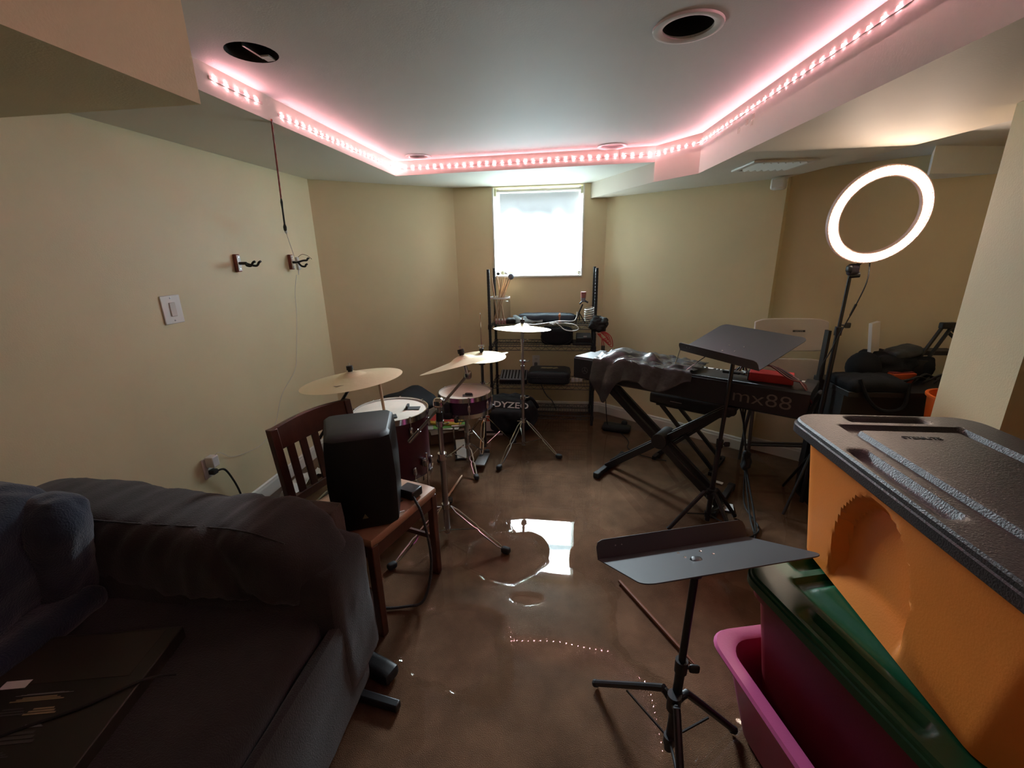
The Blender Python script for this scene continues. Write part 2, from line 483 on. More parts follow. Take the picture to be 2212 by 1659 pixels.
# ceiling: soffit round the edge, raised tray, bulkhead, dropped beam
TRAY = [(-1.245, 3.35), (0.56, 3.24), (0.765, 2.95), (0.885, 1.2), (0.98, -1.5), (-1.245, -1.5)]
outer = [(-1.99, YR), (2.8, YR), (2.8, 3.45), Q, (0.33, 4.13), (-1.0, 4.13), (-1.99, 3.33)]
sof = fill_with_holes(outer, [TRAY], lambda a, b: Vector((a, b, ZS)))
for i in range(len(TRAY)):
    a, b2 = TRAY[i], TRAY[(i + 1) % len(TRAY)]
    sof.add([(a[0], a[1], ZS), (b2[0], b2[1], ZS), (b2[0], b2[1], ZT), (a[0], a[1], ZT)], [(0, 1, 2, 3)])
sof.build('ceiling_soffit', mat('soffit_paint', (0.66, 0.62, 0.54), 0.65, bump=0.06, bscale=160), kind='structure', smooth=0)
CANS = [(-1.035, 1.57, 0.08, None), (0.35, 1.625, 0.074, 0.103), (-1.02, 3.215, 0.062, 0.088), (0.275, 3.185, 0.068, 0.095)]
circ = lambda x, y, r, n=28: [(x + r * math.cos(2 * PI * k / n), y + r * math.sin(2 * PI * k / n)) for k in range(n)]
fill_with_holes([(-1.3, 3.42), (0.95, 3.42), (1.1, -1.55), (-1.3, -1.55)], [circ(x, y, r) for x, y, r, t in CANS],
                lambda a, b: Vector((a, b, ZT))).build('ceiling', CEIL, kind='structure', smooth=0)
bh = [(0.19, 4.06), (0.33, 4.06), Q, (1.60, 2.0), (1.72, 1.5), (2.0, YR), (1.0, YR), (0.885, 1.2), (0.765, 2.95), (0.56, 3.24)]
MB().prism(bh, ZB, 2.2).build('ceiling_bulkhead', mat('bulkhead_paint', (0.66, 0.60, 0.51), 0.6, bump=0.05, bscale=140, var=0.04, vscale=2), kind='structure', smooth=0)
MB().prism([Q, (1.60, 2.0), (1.72, 1.5), (2.0, YR), (2.75, YR), QE, Q2], ZA, 2.2).build('ceiling_alcove', CEIL, kind='structure', smooth=0)
MB().span((-1.92, YR, 1.872), (-0.925, 1.16, 2.2)).build('ceiling_beam', WALL, kind='structure', smooth=0)
MB().prism([(1.42, 1.78), (1.40, 1.49), (1.80, 1.49), (1.80, 1.78)], -0.02, ZB + 0.02).build('wall_pillar', WALL, kind='structure', smooth=0)
MB().prism([(1.82, 2.67), (2.215, 2.768), (1.985, 2.93)], 1.842, ZA + 0.02).build('trim_duct_box', mat('primer_white', (0.82, 0.84, 0.84), 0.7), kind='structure', smooth=0)

# baseboards with a stepped profile
def baseboard(name, a, b, side=1):
    a, b = Vector((*a, 0)), Vector((*b, 0)); d = (b - a).normalized(); n_ = Vector((d.y, -d.x, 0))
    prof = [(0, 0.0), (0.014, 0.0), (0.014, 0.072), (0.010, 0.082), (0.010, 0.092), (0.004, 0.1), (0, 0.1)]
    mb = MB(); mb.loft([[p + n_ * o + Vector((0, 0, z)) for o, z in prof] for p in (a, b)])
    mb.build(name, TRIMM, kind='structure', smooth=20)
baseboard('baseboard_left', (-1.92, YR), CL)
baseboard('baseboard_left_diagonal', CL, BL)
baseboard('baseboard_back', BL, BR)
baseboard('baseboard_right_diagonal', BR, Q)
baseboard('baseboard_right', Q2, QE)

# recessed lights
DARKCAN = mat('dark_can_interior', (0.022, 0.018, 0.016), 0.5)
PINKCAN = mat('glossy_white_reflector', (0.5, 0.46, 0.45), 0.25)
labels = ['open round hole in the ceiling with its light trim missing', 'white ring-trimmed recessed ceiling light with a dark open can, near the dropped beam side',
          'recessed ceiling light with glossy trim above the drum kit', 'recessed ceiling light with dull trim near the window wall end of the bulkhead']
labels[1] = 'large recessed ceiling light with wide white trim and a dark empty can'
for (x, y, r, t), lb in zip(CANS, labels):
    o = thing('recessed_light', lb, 'ceiling light', (x, y, ZT), group=None)
    deep = 0.14 if t is None or t > 0.1 else 0.012
    MB().lathe([(r, 0.0), (r, 0.002), (r * 0.97, deep), (0.0004, deep)], Matrix.Translation((x, y, ZT)), n=28, cap=False).build('can_housing', DARKCAN if deep > 0.02 else PINKCAN, o)
    if t:
        MB().lathe([(r * 0.99, 0.004), (r * 1.0, -0.003), (r + (t - r) * 0.5, -0.008), (t * 0.98, -0.006), (t, 0.0)], Matrix.Translation((x, y, ZT)), n=36, cap=False).build('trim_ring', WHITEP, o)
    else:
        mb = MB(); mb.span((x - 0.004, y - 0.04, ZT + 0.004), (x + 0.004, y + 0.06, ZT + 0.05)); mb.build('spring_clip', STEEL, o)
        MB().span((x + 0.005, y + 0.035, ZT + 0.001), (x + 0.035, y + 0.075, ZT + 0.006)).build('torn_drywall_tab', CEIL, o)

# pink led strip round the tray
led_m = mat('pink_led', (0.9, 0.7, 0.75), 0.4, emit=(1.0, 0.44, 0.52), estr=LED_POWER)
tape_m = mat('led_tape', (0.66, 0.5, 0.46), 0.45)
strip = thing('led_light_strip', 'pink LED light strip stuck along the inside edge of the ceiling tray', 'light strip', (-0.3, 3.29, 2.09))
def strip_run(a, b, off=0.0, gap=0.0545, z0=2.092, z1=None):
    a, b = Vector((*a, z0)), Vector((*b, z1 or z0)); d = (b - a); L = d.length; d.normalize()
    n_ = Vector((d.y, -d.x, 0)).normalized()          # towards the room
    MB().bar(a + n_ * 0.0015, b + n_ * 0.0015, 0.0024, 0.010).build('tape', tape_m, strip)
    k = 0; s_ = gap * 0.5 + off
    while s_ < L:
        p = a + d * s_ + n_ * 0.004
        M = frame_at(p, d, Vector((0, 0, 1)))
        if 'led0' not in globals():
            globals()['led0'] = MB().box((0, 0, 0), (0.0075, 0.0075, 0.0045)).build('led', led_m, strip, local=True)
            led0.matrix_local = PM[strip.name].inverted() @ M
        else: copy_part(led0, strip, PM[strip.name].inverted() @ M)
        s_ += gap
strip_run((-1.245, 2.0), (-1.245, 3.345), z0=2.085, z1=2.094)
strip_run((-1.245, 1.62), (-1.245, 1.90), z0=2.100, z1=2.100)
strip_run((-1.245, 3.35), (0.56, 3.24))
strip_run((0.56, 3.24), (0.765, 2.95))
strip_run((0.765, 2.95), (0.885, 1.2), z0=2.092, z1=2.102)
strip_run((0.885, 1.2), (0.98, -1.45), z0=2.102)

# clear mounting clips left on the tray sides
clip_m = clear_mat('clear_clip', (0.95, 0.9, 0.86), 1.5, 0.1)
for (x, y, z) in ((0.805, 2.36, 2.045), (0.809, 2.30, 2.055), (0.808, 2.31, 2.03), (0.80, 2.44, 2.03)):
    MB().span((x - 0.006, y - 0.011, z - 0.011), (x, y + 0.011, z + 0.011)).build('adhesive_clip', clip_m, bevel=0.003,
        label='small clear adhesive clip on the bulkhead below the pink lights', cat='clip', group='clear clips on the bulkhead')

# ceiling register on the bulkhead underside, and the corner sensor
vent = thing('air_vent', 'white metal air register on the underside of the bulkhead', 'air vent', (1.09, 2.74, ZB))
VM = Matrix.Translation((1.09, 2.74, ZB)) @ rotz(math.radians(3))
mb = MB()
for c, d in (((-0.145, 0, -0.006), (0.03, 0.29, 0.012)), ((0.145, 0, -0.006), (0.03, 0.29, 0.012)), ((0, -0.13, -0.006), (0.29, 0.03, 0.012)), ((0, 0.13, -0.006), (0.29, 0.03, 0.012))):
    mb.box(VM @ Vector(c), d, VM.to_3x3())
mb.build('vent_frame', TRIMM, vent, bevel=0.004)
for k in range(7):
    MB().box(VM @ Vector((-0.108 + k * 0.036, 0, -0.008)), (0.026, 0.235, 0.003), (VM.to_3x3() @ Matrix.Rotation(0.6, 3, 'Y'))).build('vent_slat', TRIMM, vent)
MB().box(VM @ Vector((0, 0, -0.0005)), (0.26, 0.24, 0.001), VM.to_3x3()).build('vent_backing', BLACKP, vent)
MB().box((1.325, 3.20, 1.883), (0.085, 0.06, 0.07), Matrix.Rotation(math.radians(-37), 3, 'Z')).build('corner_sensor', TRIMM, bevel=0.012,
    label='small white sensor box high in the corner under the bulkhead', cat='sensor')

# ================================================================= left wall
XW = -1.92
sw = thing('light_switch', 'white rocker light switch plate on the left wall', 'light switch', (XW, 1.94, 1.19))
MB().span((XW, 1.885, 1.193), (XW + 0.007, 1.995, 1.33)).build('switch_plate', WHITEP, sw, bevel=0.004)
MB().span((XW + 0.006, 1.924, 1.228), (XW + 0.012, 1.958, 1.296)).build('rocker', mat('warm_white_plastic', (0.62, 0.56, 0.52), 0.4), sw, bevel=0.003)
for z in (1.208, 1.316):
    MB().cyl((XW + 0.006, 1.94, z), (XW + 0.0085, 1.94, z), 0.004, n=10).build('screw', STEEL, sw)

ou = thing('wall_outlet', 'white outlet plate low on the left wall behind the sofa', 'outlet', (XW, 1.93, 0.35))
MB().span((XW, 1.893, 0.352), (XW + 0.007, 1.968, 0.468)).build('outlet_plate', WHITEP, ou, bevel=0.004)
for z in (0.385, 0.435): MB().span((XW + 0.006, 1.915, z - 0.017), (XW + 0.010, 1.946, z + 0.017)).build('socket', WHITEP, ou, bevel=0.004)
ad = thing('usb_charger', 'white cube charger plugged into the outlet above the sofa', 'charger', (XW + 0.03, 1.93, 0.42))
MB().span((XW + 0.010, 1.907, 0.418), (XW + 0.058, 1.952, 0.478)).build('charger_body', WHITEP, ad, bevel=0.005)
MB().tube(spline([(XW + 0.05, 1.94, 0.478), (XW + 0.055, 1.955, 0.488), (XW + 0.02, 2.02, 0.45), (XW + 0.008, 2.10, 0.39), (XW + 0.008, 2.24, 0.36), (XW + 0.008, 2.36, 0.36),
     (XW + 0.008, 2.5, 0.43), (XW + 0.008, 2.62, 0.60), (XW + 0.008, 2.80, 0.72), (XW + 0.006, 2.86, 0.85), (XW + 0.006, 2.93, 1.1), (XW + 0.008, 2.95, 1.25), (XW + 0.03, 2.965, 1.375)], 5), 0.0016, n=6).build('charger_cable', WHITEC, ad)
pl = thing('power_plug', 'black power plug and thick cord hanging from the outlet behind the sofa', 'power cord', (XW + 0.03, 1.93, 0.36))
MB().span((XW + 0.010, 1.912, 0.372), (XW + 0.045, 1.946, 0.398)).build('plug_body', BLACKR, pl, bevel=0.005)
MB().tube(spline([(XW + 0.04, 1.94, 0.385), (XW + 0.055, 1.975, 0.375), (XW + 0.05, 2.02, 0.29), (XW + 0.04, 2.06, 0.18), (XW + 0.03, 2.08, 0.06), (XW + 0.05, 1.98, 0.02), (XW + 0.1, 1.7, 0.015)], 6), 0.0055, n=8).build('plug_cord', BLACKR, pl)

hang_w = mat('reddish_wood_block', (0.24, 0.07, 0.05), 0.45, var=0.2, vscale=30)
def hanger(y, z, rot, lb, tilt):
    o = thing('guitar_hanger', lb, 'guitar hook', (XW, y, z), group=None)
    MB().span((XW, y - 0.017, z - 0.05), (XW + 0.022, y + 0.017, z + 0.05)).build('mounting_block', hang_w, o, bevel=0.004)
    mb = MB(); mb.span((XW + 0.022, y - 0.014, z - 0.044), (XW + 0.025, y + 0.014, z + 0.044)).build('mounting_plate', WHITEP, o, bevel=0.001)
    for dz in (-0.033, 0.033): MB().cyl((XW + 0.024, y, z + dz), (XW + 0.027, y, z + dz), 0.004, n=8).build('screw', STEEL, o)
    MB().cyl((XW + 0.025, y, z - 0.002), (XW + 0.068, y, z - 0.002), 0.0085, n=12).build('hanger_neck', BLACKR, o)
    for s in (-1, 1):
        v = lambda f, a, u: (XW + 0.068 + f, y + a * math.cos(rot) - u * math.sin(rot), z - 0.002 + a * math.sin(rot) + u * math.cos(rot))
        MB().tube(spline([v(-0.004, 0, 0), v(0.018, s * 0.022, -0.012 + tilt), v(0.045, s * 0.026, -0.014 + tilt), v(0.062, s * 0.026, 0.004 + tilt), v(0.075, s * 0.024, 0.010 + tilt)], 5), 0.0065, n=8).build('yoke_arm', BLACKR, o)
hanger(2.434, 1.468, 0.0, 'guitar wall hanger with bare wooden block, hook empty, level arms', 0.0)
hanger(2.955, 1.462, 0.9, 'guitar wall hanger with twisted arms and the light controller hung on it', 0.0)

# led controller and its wires hanging from the tray edge
lc = thing('led_controller', 'white inline light controller with wires hanging from the tray edge to the wall hook', 'light controller', (XW + 0.06, 2.97, 1.38))
T0, T1, T2, T3 = Vector((-1.242, 1.943, 2.05)), Vector((-1.54, 2.385, 1.804)), Vector((-1.72, 2.656, 1.657)), Vector((-1.87, 2.94, 1.50))
for k in range(4):
    pts = []
    for i in range(25):
        t = i / 24; p = T0.lerp(T1, t); a = t * 16 + k * PI / 2
        pts.append(p + Vector((math.cos(a) * 0.004, math.cos(a) * -0.002, math.sin(a) * 0.003)))
    MB().tube(pts, 0.0022, n=5).build('twisted_wire', REDW if k % 2 else mat('dark_red_wire', (0.2, 0.03, 0.03), 0.4), lc)
MB().tube([T1, T1.lerp(T2, 0.12), T1.lerp(T2, 0.3), T2.lerp(T1, 0.2), T2.lerp(T1, 0.1), T2], [0.003, 0.0065, 0.0045, 0.005, 0.010, 0.009], n=10).build('black_plug', BLACKR, lc)
MB().tube([T2, T2.lerp(T3, 0.06), T2.lerp(T3, 0.1), T2.lerp(T3, 0.14)], [0.009, 0.009, 0.006, 0.002], n=8).build('connector', WHITEP, lc)
MB().tube([T2.lerp(T3, 0.12), T2.lerp(T3, 0.6), T3], 0.0018, n=6).build('thin_cable', WHITEC, lc)
MB().box((XW + 0.055, 2.962, 1.452), (0.018, 0.026, 0.085), Matrix.Rotation(0.08, 3, 'X')).build('controller_box', WHITEP, lc, bevel=0.003)
MB().box((XW + 0.045, 2.949, 1.458), (0.012, 0.002, 0.010)).build('button', BLACKP, lc)
MB().cyl((XW + 0.052, 2.965, 1.41), (XW + 0.045, 2.968, 1.375), 0.005, 0.002, n=8).build('strain_relief', WHITEP, lc)
MB().tube(spline([(XW + 0.06, 2.965, 1.492), (XW + 0.09, 2.975, 1.512), (XW + 0.125, 2.985, 1.50), (XW + 0.15, 2.985, 1.478)], 5), 0.0018, n=6).build('sensor_wire', mat('brown_wire', (0.2, 0.12, 0.09), 0.5), lc)

# toilet-paper-like paper roll by the baseboard
pr = thing('paper_roll', 'crumpled white paper roll on the floor against the left baseboard', 'paper roll', (-1.74, 2.36, 0.0))
MB().lathe([(0.02, 0.0), (0.055, 0.0), (0.055, 0.09), (0.02, 0.09)], Matrix.Translation((-1.72, 2.30, 0.062)) @ Matrix.Rotation(PI / 2, 4, 'X') @ Matrix.Rotation(0.3, 4, 'Y'), n=24, closed=True).build('roll', PAPER, pr)
MB().grid(lambda u, v: Vector((-1.78 + 0.11 * u, 2.32 + 0.36 * v, 0.055 + 0.02 * noise.noise(Vector((u * 3, v * 6, 1))) + 0.03 * math.sin(v * 5))), 8, 20).build('loose_sheet', PAPER, pr, solid=0.001)

# ================================================================= dining chair with the loudspeaker
FL, FR = Vector((-0.728, 1.356, 0)), Vector((-0.607, 1.733, 0))
ce = (FR - FL).normalized(); cb = Vector((-ce.y, ce.x, 0))
chair = thing('dining_chair', 'dark cherry wooden dining chair with slatted back and tan padded seat', 'chair', tuple((FL + FR) / 2 + cb * 0.2))
BLg, BRg = FL + cb * 0.41 - ce * 0.0, FR + cb * 0.41
UP = Vector((0, 0, 1))
for p in (FL, FR):
    MB().bar(p + UP * 0.0, p + UP * 0.43, 0.034, 0.034, cb).build('front_leg', WOODD, chair, bevel=0.004)
for p in (BLg, BRg):
    mb = MB()
    d = [(0.0, 0.03), (0.2, 0.0), (0.43, -0.005), (0.62, 0.02), (0.838, 0.05)]
    rings = []
    for z, o in d:
        c = p + cb * o + UP * z
        wv = 0.018 if z < 0.5 else 0.017
        rings.append([c + ce * a * wv + cb * b_ * 0.016 for a, b_ in ((-1, -1), (1, -1), (1, 1), (-1, 1))])
    mb.loft(rings); mb.build('back_leg', WOODD, chair, bevel=0.003)
def backpt(t, z):
    o = 0.02 + (0.055 - 0.02) * (z - 0.62) / 0.24 if z > 0.62 else -0.005 + 0.025 * (z - 0.43) / 0.19
    bow = 0.022 * math.sin(PI * t)
    return BLg.lerp(BRg, t) + cb * (o + bow * 0.6) + UP * z
def rail(z0, z1, nm, arch=0.0, th=0.011):
    rings = []
    for i in range(13):
        t = i / 12; zt = z1 + arch * math.sin(PI * t)
        rings.append([backpt(t, z0) - cb * th, backpt(t, z0) + cb * th, backpt(t, zt) + cb * th, backpt(t, zt) - cb * th])
    MB().loft(rings).build(nm, WOODD, chair, bevel=0.003)
rail(0.745, 0.838, 'top_rail', 0.012); rail(0.50, 0.535, 'lower_back_rail')
for k in range(5):
    t = 0.17 + 0.165 * k
    a, b2 = backpt(t, 0.53), backpt(t, 0.75)
    MB().bar(a, b2, 0.034, 0.010, cb).build('back_slat', WOODD, chair, bevel=0.002)
for a, b2 in ((FL, FR), (FL, BLg), (FR, BRg), (BLg, BRg)):
    MB().bar(a + UP * 0.395, b2 + UP * 0.395, 0.02, 0.055).build('apron', WOODD, chair, bevel=0.003)
for a, b2 in ((FL, BLg), (FR, BRg)):
    MB().bar(a + UP * 0.2, b2 + UP * 0.2, 0.016, 0.022).build('stretcher', WOODD, chair, bevel=0.003)
cc = (FL + FR + BLg + BRg) / 4
SM = Matrix((ce, cb, UP)).transposed()
MB().puffy(cc + UP * 0.445 - cb * 0.012, (0.445, 0.43, 0.05), 0.024, n=10, M=SM).build('seat_pad', TAN, chair)

# loudspeaker standing on the seat
sp_c = Vector((-0.815, 1.53, 0.472)); SA = math.radians(24)
spk = thing('loudspeaker', 'black plastic portable loudspeaker standing on the dining chair', 'loudspeaker', tuple(sp_c), SA)
rings = []
for z, wf, wb, dp in ((0.0, 0.135, 0.115, 0.14), (0.015, 0.145, 0.12, 0.15), (0.20, 0.148, 0.125, 0.155), (0.335, 0.144, 0.12, 0.152), (0.376, 0.138, 0.115, 0.146), (0.386, 0.128, 0.104, 0.134)):
    poly = [(wf, dp - 0.03), (wf - 0.012, dp - 0.006), (wf - 0.04, dp), (-wf + 0.04, dp), (-wf + 0.012, dp - 0.006), (-wf, dp - 0.03), (-wb - 0.005, -dp + 0.06), (-wb, -dp + 0.02), (-wb + 0.03, -dp), (wb - 0.03, -dp), (wb, -dp + 0.02), (wb + 0.005, -dp + 0.06)]
    rings.append([Vector((x, y, z)) for x, y in poly])
MB().loft(rings).build('cabinet', mat('textured_black_cabinet', (0.006, 0.007, 0.007), 0.5, bump=0.1, bscale=500, spec=0.3), spk, local=True, bevel=0.006, smooth=40)
MB().prism([(0.125, 0.14), (-0.125, 0.14), (-0.125, 0.158), (0.125, 0.158)], 0.03, 0.345).build('front_grille', BLACKF, spk, local=True, bevel=0.006)
MB().prism([(-0.011, 0), (0.011, 0), (0.0, 0.02)], 0, 0.0015, frame_at((-0.004, -0.1535, 0.052), (1, 0, 0), (0, 0, 1))).build('triangle_badge', mat('dull_gold_badge', (0.16, 0.14, 0.07), 0.5), spk, local=True)
# power brick and cords on the seat
pb = thing('power_adapter', 'black power adapter on the tan chair seat with a braided cord hanging down', 'power adapter', (-0.675, 1.655, 0.47), math.radians(-20))
MB().box((0, 0, 0.02), (0.085, 0.07, 0.04)).build('adapter_body', BLACKP, pb, local=True, bevel=0.006)
MB().tube(spline([(-0.66, 1.625, 0.49), (-0.632, 1.60, 0.475), (-0.60, 1.585, 0.40), (-0.57, 1.56, 0.2), (-0.60, 1.51, 0.04), (-0.68, 1.49, 0.013), (-0.80, 1.47, 0.012), (-0.95, 1.48, 0.012)], 7), 0.0062, n=8).build('braided_cord', mat('braided_cord_fabric', (0.03, 0.03, 0.032), 0.6, bump=0.6, bscale=260), pb)
MB().tube(spline([(-0.69, 1.60, 0.478), (-0.72, 1.56, 0.474), (-0.73, 1.50, 0.474), (-0.76, 1.47, 0.474)], 6), 0.003, n=6).build('thin_cord', BLACKR, pb)
MB().tube(spline([(-0.705, 1.49, 0.476), (-0.68, 1.50, 0.477), (-0.655, 1.525, 0.476)], 6), 0.003, n=6).build('cotton_swab', WHITEP, label='thin white stick lying on the tan chair seat', cat='stick')

# ================================================================= sofa, clothes, box
SOFA = mat('charcoal_sofa_fabric', (0.030, 0.026, 0.025), 0.95, bump=0.35, bscale=260, var=0.15, vscale=10, sheen=0.2, spec=0.15)
sofa = thing('sofa', 'dark charcoal fabric sofa along the left wall with a puffy pillow armrest', 'sofa', (-1.3, 0.6, 0.0))
# base, seat, back run along the wall, the far armrest closes the end
MB().puffy((-1.27, 0.32, 0.165), (1.14, 1.95, 0.29), 0.035, 0.004, 5, n=16).build('sofa_base', SOFA, sofa)
MB().puffy((-1.22, 0.30, 0.38), (0.98, 1.55, 0.17), 0.07, 0.012, 5, n=18, seed=3).build('seat_cushion', SOFA, sofa)
MB().puffy((-1.76, 0.2, 0.55), (0.27, 1.6, 0.66), 0.10, 0.015, 5, n=18, seed=5).build('back_cushion', SOFA, sofa)
MB().puffy((-1.345, 1.285, 0.32), (1.09, 0.09, 0.64), 0.02, 0.002, 6, n=14, seed=8).build('arm_outer_panel', mat('sofa_side_fabric', (0.085, 0.062, 0.05), 0.95, bump=0.35, bscale=260, sheen=0.2, spec=0.15), sofa)
MB().puffy((-1.295, 1.115, 0.335), (1.24, 0.27, 0.53), 0.06, 0.006, 6, n=18, seed=9).build('arm_body', SOFA, sofa)
# puffy arm pillow, drooping over the front end
def pillow(u, v):
    # u along the arm (wall -> front), v round the section
    a = 2 * PI * v
    x = -1.90 + 1.165 * u
    droop = max(0.0, (u - 0.86) / 0.14)
    ry = 0.155 * (1 - 0.38 * droop ** 2); rz_ = (0.115 + 0.02 * math.sin(PI * u)) * (1 - 0.15 * droop ** 2)
    ca, sa = math.cos(a), math.sin(a)
    cy = math.copysign(abs(ca) ** 0.6, ca); sz = math.copysign(abs(sa) ** 0.6, sa)
    zc = 0.60 - 0.02 * u + 0.012 * math.sin(u * 9) - 0.05 * droop ** 2
    yc = 1.16 - 0.06 * u
    nn = noise.noise(Vector((u * 6, v * 3, 4))) * 0.010 + noise.noise(Vector((u * 26 + v * 6, v * 5, 1))) * 0.008 * (0.4 + u)
    crease = -0.012 * math.exp(-((u - 0.80 + 0.08 * math.sin(a)) / 0.025) ** 2)
    k = 1 + (nn + crease) / 0.12
    if u > 0.97: k *= 0.93
    return Vector((x, yc + ry * cy * k, zc + rz_ * sz * k))
mb = MB(); NU, NV = 70, 40
rings = [[pillow(i / NU, j / NV) for j in range(NV)] for i in range(NU + 1)]
c_end = sum(rings[-1], Vector((0, 0, 0))) / NV
for t, dx in ((0.8, 0.02), (0.5, 0.035), (0.2, 0.04)):
    rings.append([c_end + (p - c_end) * t + Vector((dx, 0, 0)) for p in rings[NU]])
mb.loft(rings); mb.build('arm_pillow', SOFA, sofa, smooth=60)
mb = MB(); mb.tube(spline([pillow(u, 0.33 + 0.02 * math.sin(u * 7)) + Vector((0, 0, 0.001)) for u in [i / 14 for i in range(14)]], 3), 0.003, n=6); mb.build('pillow_seam', SOFA, sofa)
MB().puffy((-0.70, 0.70, 0.21), (0.035, 0.9, 0.37), 0.015, 0.004, 6, n=12, seed=12).build('front_skirt', SOFA, sofa)
for x, y in ((-0.76, 1.22), (-1.80, 1.22), (-0.76, -0.5), (-1.80, -0.5)):
    MB().cyl((x, y, 0.0), (x, y, 0.03), 0.025, 0.03, n=12).build('foot', BLACKP, sofa)

NAVY = mat('navy_cotton', (0.022, 0.03, 0.05), 0.95, bump=0.4, bscale=220, sheen=0.35, spec=0.1)
hd = thing('navy_sweatshirt', 'navy blue sweatshirt draped over the sofa back against the left wall', 'sweatshirt', (-1.55, 0.85, 0.47))
def hood(u, v):
    x = -1.90 + 0.42 * u; y = 0.55 + 0.46 * v
    z = 0.90 - 0.02 * u - 0.30 * max(0, u - 0.55) ** 1.0 - 0.06 * v * (0.3 + u)
    z += 0.02 * noise.noise(Vector((u * 5, v * 5, 2))) + 0.018 * math.sin(u * 7 + v * 8)
    return Vector((x, y, z))
MB().puffy((-1.66, 0.78, 0.70), (0.40, 0.46, 0.42), 0.13, 0.022, 5.5, n=24, seed=20).build('sweatshirt_body', NAVY, hd, smooth=60)
MB().puffy((-1.50, 0.93, 0.66), (0.17, 0.16, 0.40), 0.075, 0.012, 8, n=18, seed=24, M=Matrix.Rotation(0.25, 3, 'Y')).build('sleeve', NAVY, hd, smooth=60)
MB().puffy((-1.53, 0.80, 0.50), (0.26, 0.34, 0.09), 0.04, 0.008, 9, n=16, seed=27).build('hem', NAVY, hd, smooth=60)

bx = thing('printed_box', 'flat black printed cardboard box lying on the sofa seat', 'box', (-1.25, 0.62, 0.467), math.radians(12))
BX = mat('black_printed_card', (0.022, 0.018, 0.013), 0.5, var=0.2, vscale=6)
MB().box((0, 0, 0.0), (0.46, 0.42, 0.06)).build('carton', BX, bx, local=True, bevel=0.003)
MB().box((0.0, 0.13, 0.0305), (0.38, 0.14, 0.001)).build('dark_panel', mat('dark_brown_print', (0.035, 0.026, 0.018), 0.5), bx, local=True)
GREYI, YELI = mat('grey_ink', (0.2, 0.2, 0.2), 0.6), mat('yellow_ink', (0.28, 0.22, 0.12), 0.6)
for k, (x, y, wd, ht, mm) in enumerate(((0.02, 0.030, 0.13, 0.004, GREYI), (0.015, 0.018, 0.12, 0.012, YELI), (-0.02, -0.012, 0.07, 0.02, mat('dim_ink', (0.06, 0.055, 0.05), 0.6)), (0.05, -0.015, 0.07, 0.018, YELI),
        (0.06, -0.05, 0.05, 0.008, GREYI), (0.05, -0.075, 0.09, 0.03, MATS['dim_ink']), (0.02, -0.11, 0.1, 0.014, MATS['dim_ink']))):
    for q in range(3):
        MB().box((x, y + (q - 1) * ht / 3, 0.0305), (wd * (1 - 0.18 * q), ht / 4.5, 0.0008)).build('print_line', mm, bx, local=True)
MB().box((-0.075, 0.062, 0.0308), (0.06, 0.022, 0.0009)).build('white_label', PAPER, bx, local=True)
text_part('lettering', 'COM', mat('pale_ink', (0.36, 0.33, 0.3), 0.6), bx, Matrix.Translation((0.0, -0.135, 0.0305)), 0.028)
MB().tube(spline([(-0.10, -0.20, 0.033), (0.0, -0.08, 0.033), (0.14, -0.02, 0.034), (0.235, 0.04, 0.033), (0.3, 0.06, 0.02)], 6), 0.003, n=6).xf(PM[bx.name]).build('loose_cord', BLACKR, label='thin black cord lying across the printed black box', cat='cord')

# ================================================================= drum kit
def tripod(o, x, y, hub, feet, drop=0.05, rb=0.0045, sep=0.012, m=CHROME):
    """double-braced folding legs from a collar to rubber feet, with lower struts to the pole"""
    for fx, fy in feet:
        f = Vector((fx, fy, 0.018)); h = Vector((x, y, hub)); d = (f - h); flat = Vector((d.x, d.y, 0)).normalized(); side = Vector((-flat.y, flat.x, 0))
        kn = h + flat * 0.03 + UP * 0.008
        for s in (-1, 1):
            pts = [kn, kn + (f - kn) * 0.12 + side * s * sep, kn + (f - kn) * 0.46 + side * s * sep, kn + (f - kn) * 0.52 + side * s * sep * 0.45, kn + (f - kn) * 0.58 + side * s * sep, kn + (f - kn) * 0.9 + side * s * sep * 0.8, f + UP * 0.004]
            MB().tube(pts, rb, n=6).build('leg_brace', m, o)
        lo = Vector((x, y, drop))
        mid = kn + (f - kn) * 0.52
        MB().tube([lo + flat * 0.012, mid], 0.004, n=6).build('strut', m, o)
        MB().puffy(f + flat * 0.012 + UP * 0.002, (0.05, 0.035, 0.034), 0.013, n=5, M=Matrix.Rotation(math.atan2(flat.y, flat.x), 3, 'Z')).build('rubber_foot', BLACKR, o)
    MB().cyl((x, y, hub - 0.012), (x, y, hub + 0.018), 0.021, n=16).build('leg_collar', m, o)
    MB().cyl((x, y, drop - 0.012), (x, y, drop + 0.012), 0.019, n=14).build('lower_collar', m, o)
    MB().tube([(x - 0.02, y - 0.01, hub), (x - 0.045, y - 0.02, hub + 0.004)], 0.004, n=6).build('wing_bolt', m, o)

